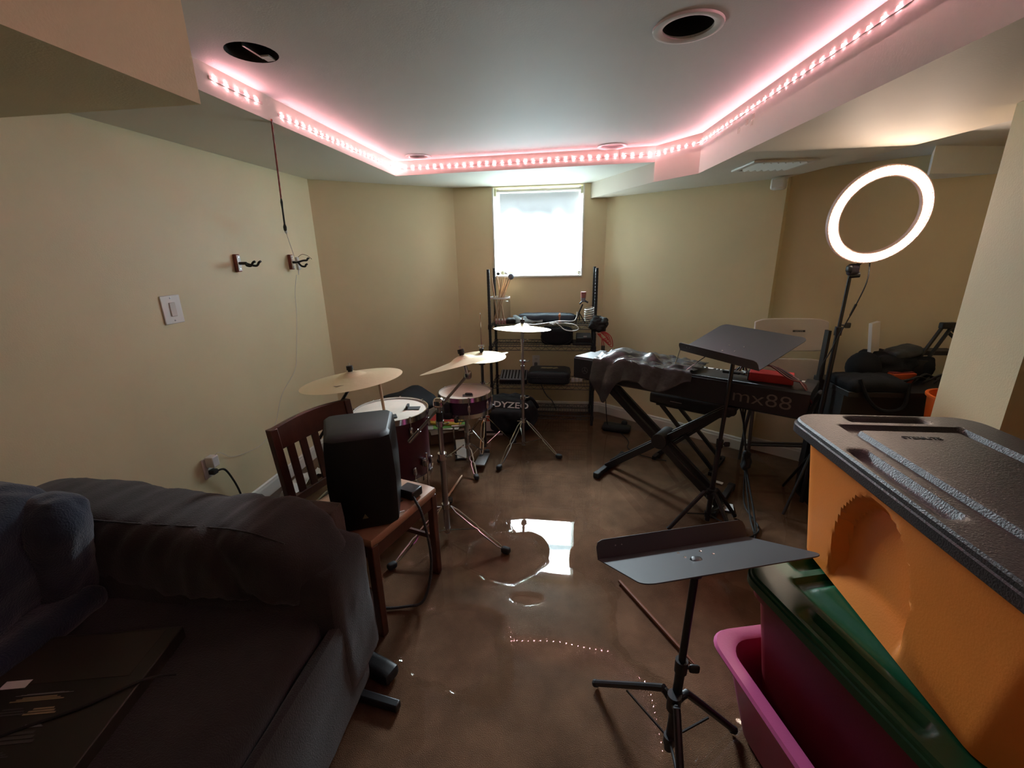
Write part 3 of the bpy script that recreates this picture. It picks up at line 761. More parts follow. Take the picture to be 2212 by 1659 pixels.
def cymbal(o, c, nrm, r, bell=0.03, spin=0.0, mark=True):
    n_ = Vector(nrm).normalized(); xx = Vector((1, 0, 0)); xx = (xx - n_ * xx.dot(n_)).normalized(); yy = n_.cross(xx)
    M = Matrix((xx, yy, n_)).transposed().to_4x4(); M.translation = Vector(c); M = M @ rotz(spin)
    b = r * 0.27; h = r * 0.11
    prof = [(0.006, h + bell * 0.62), (b * 0.35, h + bell * 0.56), (b * 0.7, h + bell * 0.34), (b, h), (b * 1.15, h - 0.003), (r * 0.6, h * 0.52), (r * 0.98, 0.001), (r, 0.0), (r * 0.98, -0.0008), (r * 0.6, h * 0.5), (b * 1.15, h - 0.0045), (b, h - 0.0015), (0.006, h + bell * 0.6)]
    cy = MB().lathe(prof, M, n=56, closed=True).build('cymbal', BRASS, o, smooth=30)
    if mark:
        mk = MB(); R2 = r * 0.66; z = h * 0.44 + 0.0016
        mk.prism([(-0.030, 0.012), (-0.012, 0.004), (0.0, -0.012), (0.010, 0.002), (0.032, 0.006), (0.004, 0.008), (-0.002, -0.002), (-0.012, 0.009)], 0, 0.0006)
        mk.xf(M @ Matrix.Translation((0, -R2, z)) @ Matrix.Rotation(-0.12, 4, 'X'))
        mk.build('maker_mark', mat('black_ink', (0.02, 0.02, 0.02), 0.6), cy)
    top = M @ Vector((0, 0, h + bell * 0.6))
    MB().cyl(top, M @ Vector((0, 0, h + bell * 0.6 + 0.012)), 0.012, n=14).build('felt_washer', BLACKR, o)
    MB().cyl(M @ Vector((0, 0, h + bell * 0.6 + 0.010)), M @ Vector((0, 0, h + bell * 0.6 + 0.030)), 0.017, 0.016, n=16).build('sleeve_nut', BLACKP, o)
    MB().cyl(M @ Vector((0, 0, h + bell * 0.6 + 0.028)), M @ Vector((0, 0, h + bell * 0.6 + 0.046)), 0.005, n=8).build('threaded_rod', CHROME, o)
    MB().cyl(M @ Vector((0, 0, -0.05)), M @ Vector((0, 0, h)), 0.007, n=10).build('tilter_post', STEEL, o)
    return M

def collar(o, p, q, r, nm='height_clamp'):
    MB().cyl(p, q, r, n=16).build(nm, CHROME, o)
    p = Vector(p); q = Vector(q); c = (p + q) / 2
    MB().tube([c + Vector((r * 0.7, -r * 0.3, 0)), c + Vector((r + 0.02, -0.012, 0.004)), c + Vector((r + 0.03, -0.014, 0.012))], [0.004, 0.004, 0.006], n=6).build('clamp_bolt', CHROME, o)

# crash cymbal on the tall boom stand
px, py = -0.626, 2.006
st = thing('crash_cymbal_stand', 'chrome boom cymbal stand with a steeply tilted crash cymbal, beside the dining chair', 'cymbal stand', (px, py, 0))
MB().cyl((px, py, 0.03), (px, py, 0.50), 0.0155, n=18).build('lower_tube', STEEL, st)
MB().cyl((px, py, 0.48), (px, py, 0.79), 0.0125, n=18).build('upper_tube', STEEL, st)
collar(st, (px, py, 0.475), (px, py, 0.51), 0.023)
MB().cyl((px, py, 0.685), (px, py, 0.735), 0.019, 0.016, n=16).build('black_sleeve', BLACKP, st)
collar(st, (px, py, 0.66), (px, py, 0.69), 0.021)
MB().puffy((px, py, 0.785), (0.05, 0.045, 0.05), 0.015, n=6).build('boom_clamp', CHROME, st)
tripod(st, px, py, 0.195, [(-0.301, 1.905), (-0.83, 1.74), (-0.70, 2.33)])
ba, bb = Vector((-0.79, 1.985, 0.575)), Vector((-0.475, 2.035, 0.925))
MB().cyl(ba, bb, 0.0075, n=12).build('boom_arm', STEEL, st)
MB().cyl(ba, ba.lerp(bb, 0.18), 0.011, n=12).build('counterweight', STEEL, st)
MB().puffy(bb, (0.035, 0.03, 0.045), 0.012, n=6).build('tilter', CHROME, st)
MB().cyl(bb, bb + Vector((-0.012, 0.0, 0.05)), 0.008, n=10).build('tilter_stem', STEEL, st)
cymbal(st, (-0.49, 2.03, 0.982), (-0.26, 0.15, 1.0), 0.222, spin=0.25, mark=False)

# ride cymbal on the left
rx, ry = -1.30, 2.10
st = thing('ride_cymbal_stand', 'boom stand with a broad ride cymbal tilted over the floor tom by the left wall', 'cymbal stand', (rx, ry, 0))
MB().cyl((rx, ry, 0.03), (rx, ry, 0.60), 0.0135, n=16).build('stand_tube', STEEL, st)
collar(st, (rx, ry, 0.42), (rx, ry, 0.45), 0.021)
tripod(st, rx, ry, 0.21, [(-1.02, 1.98), (-1.55, 2.0), (-1.36, 2.42)])
ba, bb = Vector((-1.36, 2.11, 0.52)), Vector((-1.10, 2.07, 0.862))
MB().cyl(ba, bb, 0.0085, n=12).build('boom_arm', BLACKM, st)
MB().puffy((rx, ry, 0.60), (0.045, 0.045, 0.05), 0.014, n=6).build('boom_clamp', BLACKM, st)
MB().puffy(bb + Vector((0, 0, -0.005)), (0.035, 0.03, 0.04), 0.012, n=6).build('tilter', BLACKM, st)
MB().tube([bb + Vector((0.01, 0, -0.01)), bb + Vector((0.035, -0.01, -0.03))], 0.005, n=6).build('wing_nut', BLACKM, st)
cymbal(st, (-1.095, 2.06, 0.880), (-0.10, 0.02, 1.0), 0.257, spin=0.05)

# thin crash in front of the shelf
bxx, byy = -0.318, 3.175
st = thing('flat_cymbal_stand', 'straight chrome stand with a flat level cymbal in front of the wire shelf', 'cymbal stand', (bxx, byy, 0))
MB().cyl((bxx, byy, 0.03), (bxx, byy, 0.68), 0.0135, n=16).build('lower_tube', STEEL, st)
MB().cyl((bxx, byy, 0.66), (bxx, byy, 0.96), 0.0100, n=16).build('upper_tube', STEEL, st)
collar(st, (bxx, byy, 0.415), (bxx, byy, 0.44), 0.021); collar(st, (bxx, byy, 0.705), (bxx, byy, 0.72), 0.024)
collar(st, (bxx, byy, 0.86), (bxx, byy, 0.885), 0.016)
MB().cyl((bxx, byy, 0.90), (bxx + 0.004, byy, 0.955), 0.012, 0.010, n=12).build('tilter', STEEL, st)
tripod(st, bxx, byy, 0.235, [(-0.455, 2.815), (-0.045, 3.02), (-0.40, 3.50)], drop=0.05)
cymbal(st, (bxx, byy, 0.958), (0.03, 0.08, 1.0), 0.212, mark=False)

# hi-hat
hx, hy = -0.617, 3.12
st = thing('hi_hat_stand', 'hi-hat stand with a pair of closed cymbals and a tall thin pull rod', 'hi-hat', (hx, hy, 0))
MB().cyl((hx, hy, 0.03), (hx, hy, 0.55), 0.0135, n=16).build('lower_tube', BLACKM, st)
MB().cyl((hx, hy, 0.53), (hx, hy, 0.73), 0.0105, n=14).build('upper_tube', BLACKM, st)
MB().cyl((hx, hy, 0.70), (hx, hy, 0.735), 0.024, 0.026, n=16).build('cymbal_seat', BLACKP, st)
collar(st, (hx, hy, 0.535), (hx, hy, 0.565), 0.022)
MB().cyl((hx, hy, 0.5), (hx, hy, 1.075), 0.0032, n=8).build('pull_rod', CHROME, st)
MB().ball((hx, hy, 1.078), 0.005, n=8).build('rod_tip', CHROME, st)
M2 = Matrix.Translation((hx, hy, 0.752))
MB().lathe([(0.006, -0.024), (0.045, -0.018), (0.05, -0.012), (0.178, 0.0), (0.180, 0.001), (0.05, -0.010), (0.006, -0.022)], M2, n=48, closed=True).build('bottom_cymbal', BRASS, st)
cymbal(st, (hx, hy, 0.756), (0.0, -0.04, 1.0), 0.18, spin=0.1)
MB().cyl((hx, hy, 0.80), (hx, hy, 0.835), 0.014, 0.010, n=12).build('hi_hat_clutch', CHROME, st)
MB().cyl((hx - 0.022, hy, 0.842), (hx + 0.022, hy, 0.842), 0.006, n=8).build('clutch_bolt', CHROME, st)
tripod(st, hx, hy, 0.26, [(-0.62, 2.965), (-0.82, 3.25), (-0.42, 3.25)])
MB().puffy((-0.60, 2.90, 0.03), (0.08, 0.24, 0.014), 0.006, n=5, M=Matrix.Rotation(-0.08, 3, 'X')).build('foot_pedal', STEEL, st)

# drums: shell, hoops, heads, lugs
PURP = mat('dark_wine_drum_wrap', (0.055, 0.008, 0.018), 0.3, var=0.15, vscale=20)
PURP2 = mat('purple_drum_wrap', (0.05, 0.022, 0.05), 0.3, var=0.15, vscale=20)
HEAD = mat('coated_drum_head', (0.62, 0.55, 0.46), 0.75, var=0.08, vscale=9, bump=0.1, bscale=200)
def drum(o, x, y, z0, z1, r, shell, nl, off=0.2):
    T = Matrix.Translation((x, y, 0))
    MB().lathe([(r, z0 + 0.012), (r, z1 - 0.012), (r - 0.006, z1 - 0.012), (r - 0.006, z0 + 0.012)], T, n=48, closed=True).build('shell', shell, o)
    for z, nm in ((z1, 'top_hoop'), (z0, 'bottom_hoop')):
        s = 1 if nm == 'top_hoop' else -1
        MB().lathe([(r + 0.002, z - 0.026 * s), (r + 0.013, z - 0.026 * s), (r + 0.012, z - 0.012 * s), (r + 0.011, z + 0.004 * s), (r + 0.004, z + 0.004 * s), (r + 0.003, z - 0.01 * s)], T, n=48, closed=True).build(nm, CHROME, o)
    MB().lathe([(0.0004, z1 - 0.003), (r * 0.6, z1 - 0.003), (r + 0.003, z1 - 0.006), (r + 0.003, z1 - 0.012), (0.0004, z1 - 0.012)], T, n=48).build('batter_head', HEAD, o)
    MB().lathe([(0.0004, z0 + 0.004), (r, z0 + 0.004), (r, z0 + 0.010), (0.0004, z0 + 0.010)], T, n=40).build('bottom_head', HEAD, o)
    for k in range(nl):
        a = 2 * PI * k / nl + off; d = Vector((math.cos(a), math.sin(a), 0)); c = Vector((x, y, 0)) + d * (r + 0.009)
        MB().cyl(c + UP * (z1 - 0.02), c + UP * (z1 + 0.008), 0.007, n=8).build('hoop_claw', CHROME, o)
        if z1 - z0 > 0.25:
            for zz in (z1 - 0.075, z0 + 0.075):
                MB().puffy(c + UP * zz, (0.022, 0.022, 0.05), 0.010, n=5).build('lug', CHROME, o)
            MB().cyl(c + UP * (z1 - 0.06), c + UP * z1, 0.003, n=6).build('tension_rod', CHROME, o)
            MB().cyl(c + UP * (z0 + 0.06), c + UP * z0, 0.003, n=6).build('tension_rod', CHROME, o)
        else:
            MB().cyl(c + UP * z0, c + UP * z1, 0.0032, n=6).build('tension_rod', CHROME, o)
            MB().puffy(c + UP * (z0 + z1) / 2, (0.02, 0.02, 0.055), 0.009, n=5).build('lug', CHROME, o)
        MB().cyl(c + UP * (z0 - 0.008), c + UP * (z0 + 0.02), 0.007, n=8).build('hoop_claw', CHROME, o)
tx, ty = -0.992, 2.26
tom = thing('floor_tom', 'wine red floor tom drum with a worn white head on three legs', 'drum', (tx, ty, 0))
drum(tom, tx, ty, 0.255, 0.648, 0.203, PURP, 8, 0.1)
for a in (-0.35, -2.5, 1.5):
    d = Vector((math.cos(a), math.sin(a), 0)); c = Vector((tx, ty, 0)) + d * 0.232
    MB().tube([c + UP * 0.42, c + UP * 0.06, c + d * 0.02 + UP * 0.02], 0.005, n=8).build('leg_rod', CHROME, tom)
    MB().puffy(c - d * 0.012 + UP * 0.36, (0.035, 0.035, 0.05), 0.012, n=5).build('leg_bracket', CHROME, tom)
    MB().cyl(c + d * 0.02 + UP * 0.0, c + d * 0.02 + UP * 0.03, 0.014, 0.009, n=10).build('rubber_tip', BLACKR, tom)
TAPE = mat('black_gaffer_tape', (0.012, 0.012, 0.012), 0.6)
for (dx, dy, a, wd, hd_) in ((0.12, 0.03, 0.15, 0.085, 0.05), (0.03, -0.12, 0.5, 0.10, 0.055)):
    MB().box((tx + dx, ty + dy, 0.6475), (wd, hd_, 0.003), Matrix.Rotation(a, 3, 'Z')).build('tape_patch', TAPE, tom)
    MB().box((tx + dx - 0.03, ty + dy + 0.005, 0.656), (0.012, hd_, 0.018), Matrix.Rotation(a, 3, 'Z')).build('folded_tape', TAPE, tom)
MB().tube([(-1.02, 2.235, 0.648), (-1.026, 2.24, 0.70), (-1.034, 2.245, 0.80), (-1.037, 2.247, 0.86)], [0.0085, 0.0085, 0.008, 0.007], n=10).build('drumstick', STICKW,
    label='wooden drumstick standing upright on the floor tom head', cat='drumstick')
sx, sy = -0.695, 2.86
sn = thing('snare_drum', 'shallow purple snare drum with a coated white head on a stand', 'drum', (sx, sy, 0.435))
drum(sn, sx, sy, 0.435, 0.572, 0.178, PURP2, 8, 0.35)
MB().puffy((sx - 0.085, sy - 0.172, 0.50), (0.045, 0.04, 0.09), 0.01, n=5).build('snare_strainer', BLACKP, sn)
MB().puffy((sx - 0.085, sy - 0.182, 0.455), (0.06, 0.03, 0.05), 0.01, n=5).build('strainer_lever', BLACKP, sn)
MB().box((sx + 0.04, sy - 0.09, 0.572), (0.07, 0.045, 0.003), Matrix.Rotation(0.2, 3, 'Z')).build('tape_patch', mat('grey_tape', (0.08, 0.08, 0.08), 0.6), sn)
MB().puffy((sx + 0.045, sy - 0.085, 0.58), (0.05, 0.02, 0.016), 0.007, n=5).build('gel_damper', BLACKR, sn)
ss = thing('snare_stand', 'chrome folding stand holding the snare drum', 'drum stand', (sx, sy, 0))
MB().cyl((sx, sy, 0.03), (sx, sy, 0.36), 0.0135, n=14).build('stand_tube', STEEL, ss)
collar(ss, (sx, sy, 0.24), (sx, sy, 0.265), 0.02)
for a in (0.4, 2.5, 4.6):
    d = Vector((math.cos(a), math.sin(a), 0)); c = Vector((sx, sy, 0))
    MB().tube([c + UP * 0.35, c + d * 0.14 + UP * 0.395, c + d * 0.192 + UP * 0.418, c + d * 0.2 + UP * 0.45], 0.0055, n=8).build('basket_arm', STEEL, ss)
    MB().puffy(c + d * 0.199 + UP * 0.43, (0.028, 0.028, 0.035), 0.011, n=5).build('rubber_grip', BLACKR, ss)
tripod(ss, sx, sy, 0.15, [(-0.90, 2.87), (-0.60, 2.66), (-0.60, 3.04)], drop=0.05)

# throne
thx, thy = -1.205, 3.08
th = thing('drum_throne', 'black saddle shaped drum throne behind the floor tom', 'stool', (thx, thy, 0))
def sad(u, v):
    a = 2 * PI * v; r = 0.24
    rr = r * (1 - 0.16 * max(0, math.cos(a - PI / 2)) ** 2 - 0.05 * math.cos(2 * a))
    return a, rr
rings = []
for t, z in ((0.3, 0.0), (0.85, 0.0), (1.0, 0.02), (1.02, 0.05), (0.95, 0.08), (0.7, 0.095), (0.35, 0.105), (0.02, 0.11)):
    ring = []
    for k in range(40):
        a, rr = sad(0, k / 40)
        x, y = rr * t * math.cos(a), rr * 0.85 * t * math.sin(a)
        lift = 0.055 * math.exp(-((x - 0.02) / 0.09) ** 2) * (1 if z > 0.04 else 0.0)
        ring.append(Vector((thx + x, thy + y, 0.37 + z * 0.8 + lift)))
    rings.append(ring)
MB().loft(rings).build('saddle_seat', BLACKF, th, smooth=60)
MB().cyl((thx, thy, 0.03), (thx, thy, 0.38), 0.014, n=14).build('stand_tube', STEEL, th)
tripod(th, thx, thy, 0.22, [(-1.05, 2.90), (-1.45, 3.0), (-1.17, 3.36)])

# small things round the kit
CARD = mat('brown_cardboard', (0.20, 0.135, 0.09), 0.85, bump=0.1, bscale=80)
cbx = thing('cardboard_box', 'low brown cardboard box on the floor behind the floor tom, holding papers', 'box', (-0.99, 3.36, 0.0), math.radians(28))
MB().box((0, 0, 0.06), (0.34, 0.26, 0.12)).build('carton', CARD, cbx, local=True, bevel=0.003)
MB().box((0.0, -0.145, 0.112), (0.33, 0.05, 0.004), Matrix.Rotation(0.4, 3, 'X')).build('flap', CARD, cbx, local=True)
for k, (dx, dy, a, m_, lb) in enumerate(((-0.01, -0.03, 0.1, PAPER, 'white and green sheets stacked on the cardboard box'), (0.03, 0.0, 0.3, mat('green_print', (0.16, 0.42, 0.1), 0.6), 'green printed sheet under the yellow book'))):
    MB().box((-0.99 + dx, 3.34 + dy, 0.124 + 0.005 * k), (0.27, 0.2, 0.004), Matrix.Rotation(a, 3, 'Z')).build('paper_sheet', m_, label=lb, cat='paper')
yb = thing('songbook', 'yellow book with a red cover panel lying on the papers', 'book', (-1.0, 3.38, 0.134), math.radians(-4))
YEL = mat('yellow_card', (0.62, 0.42, 0.05), 0.5)
MB().box((0, 0, 0.008), (0.30, 0.21, 0.016)).build('book_block', YEL, yb, local=True, bevel=0.002)
MB().box((-0.02, 0.015, 0.0168), (0.22, 0.14, 0.001)).build('red_panel', mat('red_print', (0.55, 0.04, 0.05), 0.5), yb, local=True)
text_part('lettering', 'S88', mat('pink_print', (0.7, 0.3, 0.28), 0.5), yb, Matrix.Translation((0.05, 0.01, 0.0174)), 0.07, bold=0.001)
ct = thing('small_carton', 'small white and orange carton standing beside the gear bag', 'carton', (-0.60, 3.46, 0.0), 0.1)
MB().box((0, 0, 0.09), (0.15, 0.1, 0.18)).build('carton_body', PAPER, ct, local=True, bevel=0.002)
MB().box((0, -0.0505, 0.155), (0.15, 0.001, 0.05)).build('orange_band', mat('orange_print', (0.6, 0.12, 0.05), 0.6), ct, local=True)
MB().box((0, -0.0505, 0.03), (0.15, 0.001, 0.02)).build('dark_stripe', BLACKP, ct, local=True)

bp = thing('bass_drum_pedal', 'chrome bass drum pedal with a dark felt beater under the snare drum', 'drum pedal', (-0.80, 3.06, 0.0), 0.3)
MB().box((0, 0, 0.012), (0.1, 0.28, 0.008)).build('base_plate', BLACKM, bp, local=True, bevel=0.002)
MB().box((0, -0.03, 0.045), (0.075, 0.22, 0.008), Matrix.Rotation(0.28, 3, 'X')).build('footboard', STEEL, bp, local=True, bevel=0.002)
for s in (-1, 1): MB().cyl((s * 0.045, 0.1, 0.015), (s * 0.045, 0.1, 0.19), 0.007, n=10).build('upright', CHROME, bp, local=True)
MB().cyl((-0.06, 0.1, 0.185), (0.06, 0.1, 0.185), 0.008, n=10).build('axle', CHROME, bp, local=True)
MB().cyl((0, 0.1, 0.185), (0.02, 0.04, 0.30), 0.004, n=8).build('beater_rod', CHROME, bp, local=True)
MB().puffy((0.022, 0.035, 0.30), (0.05, 0.04, 0.06), 0.018, n=6).build('beater', BLACKF, bp, local=True)
MB().tube([(0.06, 0.1, 0.17), (0.075, 0.1, 0.1), (0.07, 0.09, 0.05)], 0.008, n=8).build('spring', STEEL, bp, local=True)
MB().cyl((-0.73, 2.38, 0.017), (-0.70, 2.66, 0.017), 0.007, 0.0075, n=8).build('drumstick', STICKW, label='drumstick lying on the wet floor by the floor tom leg', cat='drumstick')

# gear bag with printed lettering
bg = thing('gear_bag', 'black slouching fabric gear bag with white lettering on the floor by the shelf', 'bag', (-0.47, 3.55, 0.0))
MB().puffy((-0.47, 3.57, 0.15), (0.44, 0.24, 0.31), 0.09, 0.03, 6.5, n=24, seed=31).build('bag_body', mat('navy_black_nylon', (0.012, 0.017, 0.023), 0.7, bump=0.2, bscale=300), bg, smooth=60)
MB().puffy((-0.49, 3.44, 0.13), (0.30, 0.1, 0.24), 0.05, 0.015, 8, n=14, seed=33, M=Matrix.Rotation(0.25, 3, 'X')).build('front_pocket', MATS['navy_black_nylon'], bg, smooth=60)
MB().tube(spline([(-0.33, 3.50, 0.29), (-0.28, 3.46, 0.325), (-0.24, 3.48, 0.27), (-0.225, 3.5, 0.23)], 6), [0.014] * 19, n=8).build('bag_strap', BLACKF, bg)
text_part('lettering', 'DYZEO', mat('white_ink', (0.6, 0.6, 0.6), 0.6), bg, frame_at((0.025, -0.128, 0.272), (1, 0.0, -0.05), (0, 0.62, 0.78)), 0.072, bold=0.0012, sx=1.25)

# ================================================================= wire shelf and what is on it
RX0, RX1, RY0, RY1, RH = -0.650, 0.243, 3.70, 4.015, 1.365
rk = thing('wire_shelf', 'black wire storage shelf standing under the window', 'shelf', (-0.2, 3.86, 0))
RACK = mat('black_epoxy_wire', (0.014, 0.017, 0.022), 0.4)
for x in (RX0, RX1):
    for y in (RY0, RY1):
        prof = []
        z = 0.0
        prof.append((0.0125, 0.0))
        while z < RH - 0.03:
            prof += [(0.0125, z + 0.002), (0.0125, z + 0.0225), (0.0115, z + 0.0235), (0.0115, z + 0.0245)]; z += 0.0254
        prof += [(0.0125, RH), (0.0004, RH)]
        MB().lathe(prof, Matrix.Translation((x, y, 0)), n=12).build('post', RACK, rk)
for z in (0.90, 0.715, 0.365, 0.085):
    mb = MB()
    for y in (RY0, RY1):
        for dz in (0.0, -0.033): mb.tube([(RX0, y, z + dz), (RX1, y, z + dz)], 0.003, n=5)
        N = 26; mb.tube([(RX0 + 0.01 + (RX1 - RX0 - 0.02) * k / N, y, z - (0.033 if k % 2 else 0.0)) for k in range(N + 1)], 0.002, n=4)
    for x in (RX0, RX1):
        for dz in (0.0, -0.033): mb.tube([(x, RY0, z + dz), (x, RY1, z + dz)], 0.003, n=5)
        N = 10; mb.tube([(x, RY0 + (RY1 - RY0) * k / N, z - (0.033 if k % 2 else 0.0)) for k in range(N + 1)], 0.002, n=4)
    for k in range(1, 36):
        x = RX0 + (RX1 - RX0) * k / 36; mb.tube([(x, RY0, z + 0.002), (x, RY1, z + 0.002)], 0.0018, n=4)
    for t in (0.33, 0.66): mb.tube([(RX0, RY0 + (RY1 - RY0) * t, z - 0.003), (RX1, RY0 + (RY1 - RY0) * t, z - 0.003)], 0.003, n=5)
    mb.build('wire_deck', RACK, rk)
    for x in (RX0, RX1):
        for y in (RY0, RY1): MB().cyl((x, y, z - 0.036), (x, y, z + 0.004), 0.0175, 0.0155, n=12).build('shelf_collar', BLACKP, rk)

# jar of sticks
jx, jy, jz = -0.578, 3.86, 0.904
jar = thing('plastic_jar', 'clear plastic jar full of drumsticks on the top shelf', 'jar', (jx, jy, jz))
clear_mat('clear_jar_plastic', (0.90, 0.91, 0.93), 1.45, 0.08)
MB().lathe([(0.0004, 0.0), (0.082, 0.0), (0.088, 0.008), (0.088, 0.185), (0.082, 0.192), (0.082, 0.203), (0.086, 0.205), (0.086, 0.211), (0.082, 0.213), (0.082, 0.22)], Matrix.Translation((jx, jy, jz)), n=32).build('jar_wall', MATS['clear_jar_plastic'], jar)
MB().lathe([(0.083, 0.208), (0.087, 0.208), (0.087, 0.222), (0.083, 0.222)], Matrix.Translation((jx, jy, jz)), n=32, closed=True).build('jar_rim', WHITEP, jar)
st_spots = [((-0.02, -0.05), (-0.055, -0.06), 0.385, STICKW), ((0.03, 0.0), (-0.02, 0.02), 0.40, STICKW), ((-0.05, 0.0), (0.055, 0.0), 0.395, STICKW), ((-0.055, 0.03), (0.035, 0.03), 0.39, STICKW),
            ((-0.06, -0.02), (0.075, -0.02), 0.40, STICKW), ((-0.04, -0.04), (0.02, -0.02), 0.37, STICKW), ((-0.03, 0.05), (0.05, 0.05), 0.38, STICKW)]
for k, (b0, t0, L, m_) in enumerate(st_spots):
    p = Vector((jx + b0[0], jy + b0[1], jz + 0.01)); q = Vector((jx + t0[0], jy + t0[1], jz + 0.36)); d = (q - p).normalized()
    pts = [p, p + d * L * 0.75, p + d * L * 0.93, p + d * (L - 0.018), p + d * (L - 0.012), p + d * L]
    MB().tube(pts, [0.0075, 0.0075, 0.0045, 0.0035, 0.0055, 0.002], n=8).build('drumstick', STICKW, label='wooden drumstick standing in the clear plastic jar', cat='drumstick', group='drumsticks in the jar')
ml = thing('felt_mallet', 'drum mallet with a round grey felt head sticking out of the jar', 'mallet', (jx, jy, jz + 0.01))
MB().tube([(jx - 0.05, jy - 0.01, jz + 0.01), (jx + 0.092, jy + 0.01, jz + 0.375)], 0.006, n=8).build('mallet_handle', STICKW, ml)
MB().ball((jx + 0.098, jy + 0.01, jz + 0.392), 0.026, (1, 0.8, 1), n=14).build('mallet_head', mat('grey_felt', (0.14, 0.15, 0.18), 0.95), ml)
for k in range(4):
    t = thing('small_vial', 'tiny pink-capped vial in the row at the foot of the jar', 'vial', (-0.60 + k * 0.026, 3.745, 0.904), group='vials at the foot of the jar')
    MB().cyl((-0.60 + k * 0.026, 3.745, 0.904), (-0.60 + k * 0.026, 3.745, 0.935), 0.009, n=10).build('vial_body', mat('dusty_pink', (0.4, 0.2, 0.2), 0.5), t)
    MB().cyl((-0.60 + k * 0.026, 3.745, 0.935), (-0.60 + k * 0.026, 3.745, 0.95), 0.006, n=8).build('vial_cap', WHITEP, t)

MB().puffy((-0.47, 3.78, 0.928), (0.08, 0.12, 0.05), 0.02, 0.012, 14, n=10, seed=41).build('black_clip_bundle', BLACKR, smooth=60, label='small bundle of black clips beside the jar', cat='clips')
fb = thing('folded_stand_bag', 'long blue-black folded stand bag with an orange band on the top shelf', 'bag', (-0.17, 3.87, 0.904))
MB().puffy((-0.17, 3.87, 0.942), (0.50, 0.16, 0.074), 0.033, 0.008, 9, n=16, seed=43).build('bag_roll', mat('blue_black_nylon', (0.02, 0.03, 0.045), 0.6, bump=0.15, bscale=120), fb, smooth=60)
MB().puffy((-0.055, 3.87, 0.943), (0.03, 0.166, 0.08), 0.036, n=10).build('orange_band', mat('rust_orange_strap', (0.4, 0.15, 0.07), 0.7), fb)
MB().grid(lambda u, v: Vector((-0.46 + 0.26 * u, 3.76 + 0.12 * v - 0.02 * math.sin(u * 6), 0.912 + 0.055 * math.sin(PI * min(1, v * 1.1)) * (1 - 0.4 * u) + 0.012 * noise.noise(Vector((u * 6, v * 6, 5))))), 24, 14).build('grey_cloth', mat('grey_green_cloth', (0.20, 0.24, 0.24), 0.7), solid=0.002, smooth=60,
    label='crumpled grey-green cloth lying on the top shelf', cat='cloth')
MB().puffy((0.035, 3.88, 0.935), (0.12, 0.12, 0.06), 0.025, 0.02, 13, n=12, seed=47).build('black_pouch', BLACKF, smooth=60, label='small crumpled black pouch by the shelf cable', cat='pouch')
MB().tube(spline([(-0.36, 3.72, 0.913), (-0.27, 3.70, 0.905), (-0.16, 3.69, 0.92), (-0.05, 3.70, 0.935), (0.06, 3.74, 0.93), (0.09, 3.78, 0.96), (0.095, 3.80, 1.0)], 7), 0.0045, n=8).build('white_cable', WHITEP,
    label='white cable running along the front of the top shelf to the microphone', cat='cable')
MB().tube(spline([(-0.09, 3.70, 0.925), (-0.05, 3.685, 0.90), (-0.01, 3.67, 0.868), (0.06, 3.665, 0.858), (0.105, 3.67, 0.873), (0.08, 3.68, 0.905), (0.0, 3.695, 0.918), (-0.13, 3.70, 0.915), (-0.10, 3.72, 0.90)], 7), 0.0045, n=8).build('looped_cable', WHITEP,
    label='pale cable looping over the front edge of the top shelf', cat='cable')
mc = thing('tabletop_microphone', 'small red and grey microphone on a tilted tabletop tripod on the top shelf', 'microphone', (0.13, 3.84, 0.904))
for a, b2 in (((0.11, 3.84, 0.99), (0.085, 3.80, 0.906)), ((0.11, 3.84, 0.99), (0.165, 3.80, 0.906)), ((0.11, 3.84, 0.99), (0.12, 3.92, 0.906))):
    MB().cyl(a, b2, 0.005, n=8).build('tripod_leg', BLACKM, mc)
MB().cyl((0.11, 3.84, 0.985), (0.14, 3.83, 1.06), 0.0065, n=10).build('stem', BLACKM, mc)
MB().tube([(0.115, 3.82, 1.065), (0.135, 3.83, 1.085), (0.16, 3.83, 1.088), (0.185, 3.82, 1.075)], 0.008, n=8).build('clamp', BLACKM, mc)
MB().cyl((0.145, 3.83, 1.085), (0.145, 3.83, 1.115), 0.016, 0.02, n=14).build('microphone_base', mat('grey_blue_metal', (0.2, 0.2, 0.25), 0.4), mc)
MB().cyl((0.145, 3.83, 1.115), (0.145, 3.83, 1.165), 0.02, 0.023, n=16).build('microphone_capsule', mat('rusty_red_enamel', (0.30, 0.10, 0.09), 0.5), mc)

# cables hung on the right post
def coil(name, c, r, turns, rise, m_, rad, lb, seed, ax=(1, 0.25, 0)):
    pts = []
    for i in range(turns * 14):
        a = 2 * PI * i / 14; t = i / (turns * 14)
        rr = r * (1 + 0.35 * noise.noise(Vector((i * 0.17, seed, 0))))
        pts.append(Vector((c[0] + rr * math.cos(a), c[1] + rr * 0.8 * math.sin(a) + 0.01 * noise.noise(Vector((i * .2, seed, 3))), c[2] + rise * t + 0.25 * r * math.sin(a + seed) )))
    return MB().tube(pts, rad, n=6).build(name, m_, label=lb, cat='cable')
coil('coiled_cable', (0.205, 3.735, 0.935), 0.05, 6, 0.11, mat('cream_cable', (0.42, 0.40, 0.35), 0.5), 0.005, 'cream coiled cable hooked round the shelf post', 1.0)
coil('coiled_cable', (0.262, 3.67, 0.88), 0.05, 8, 0.07, BLACKR, 0.006, 'tangled black cable clump hung on the shelf post', 2.0)
MB().puffy((0.275, 3.665, 0.92), (0.13, 0.09, 0.11), 0.04, 0.03, 14, n=14, seed=51).build('cable_clump', BLACKR, smooth=60, label='thick black clump of cable ends tied to the shelf post', cat='cable')
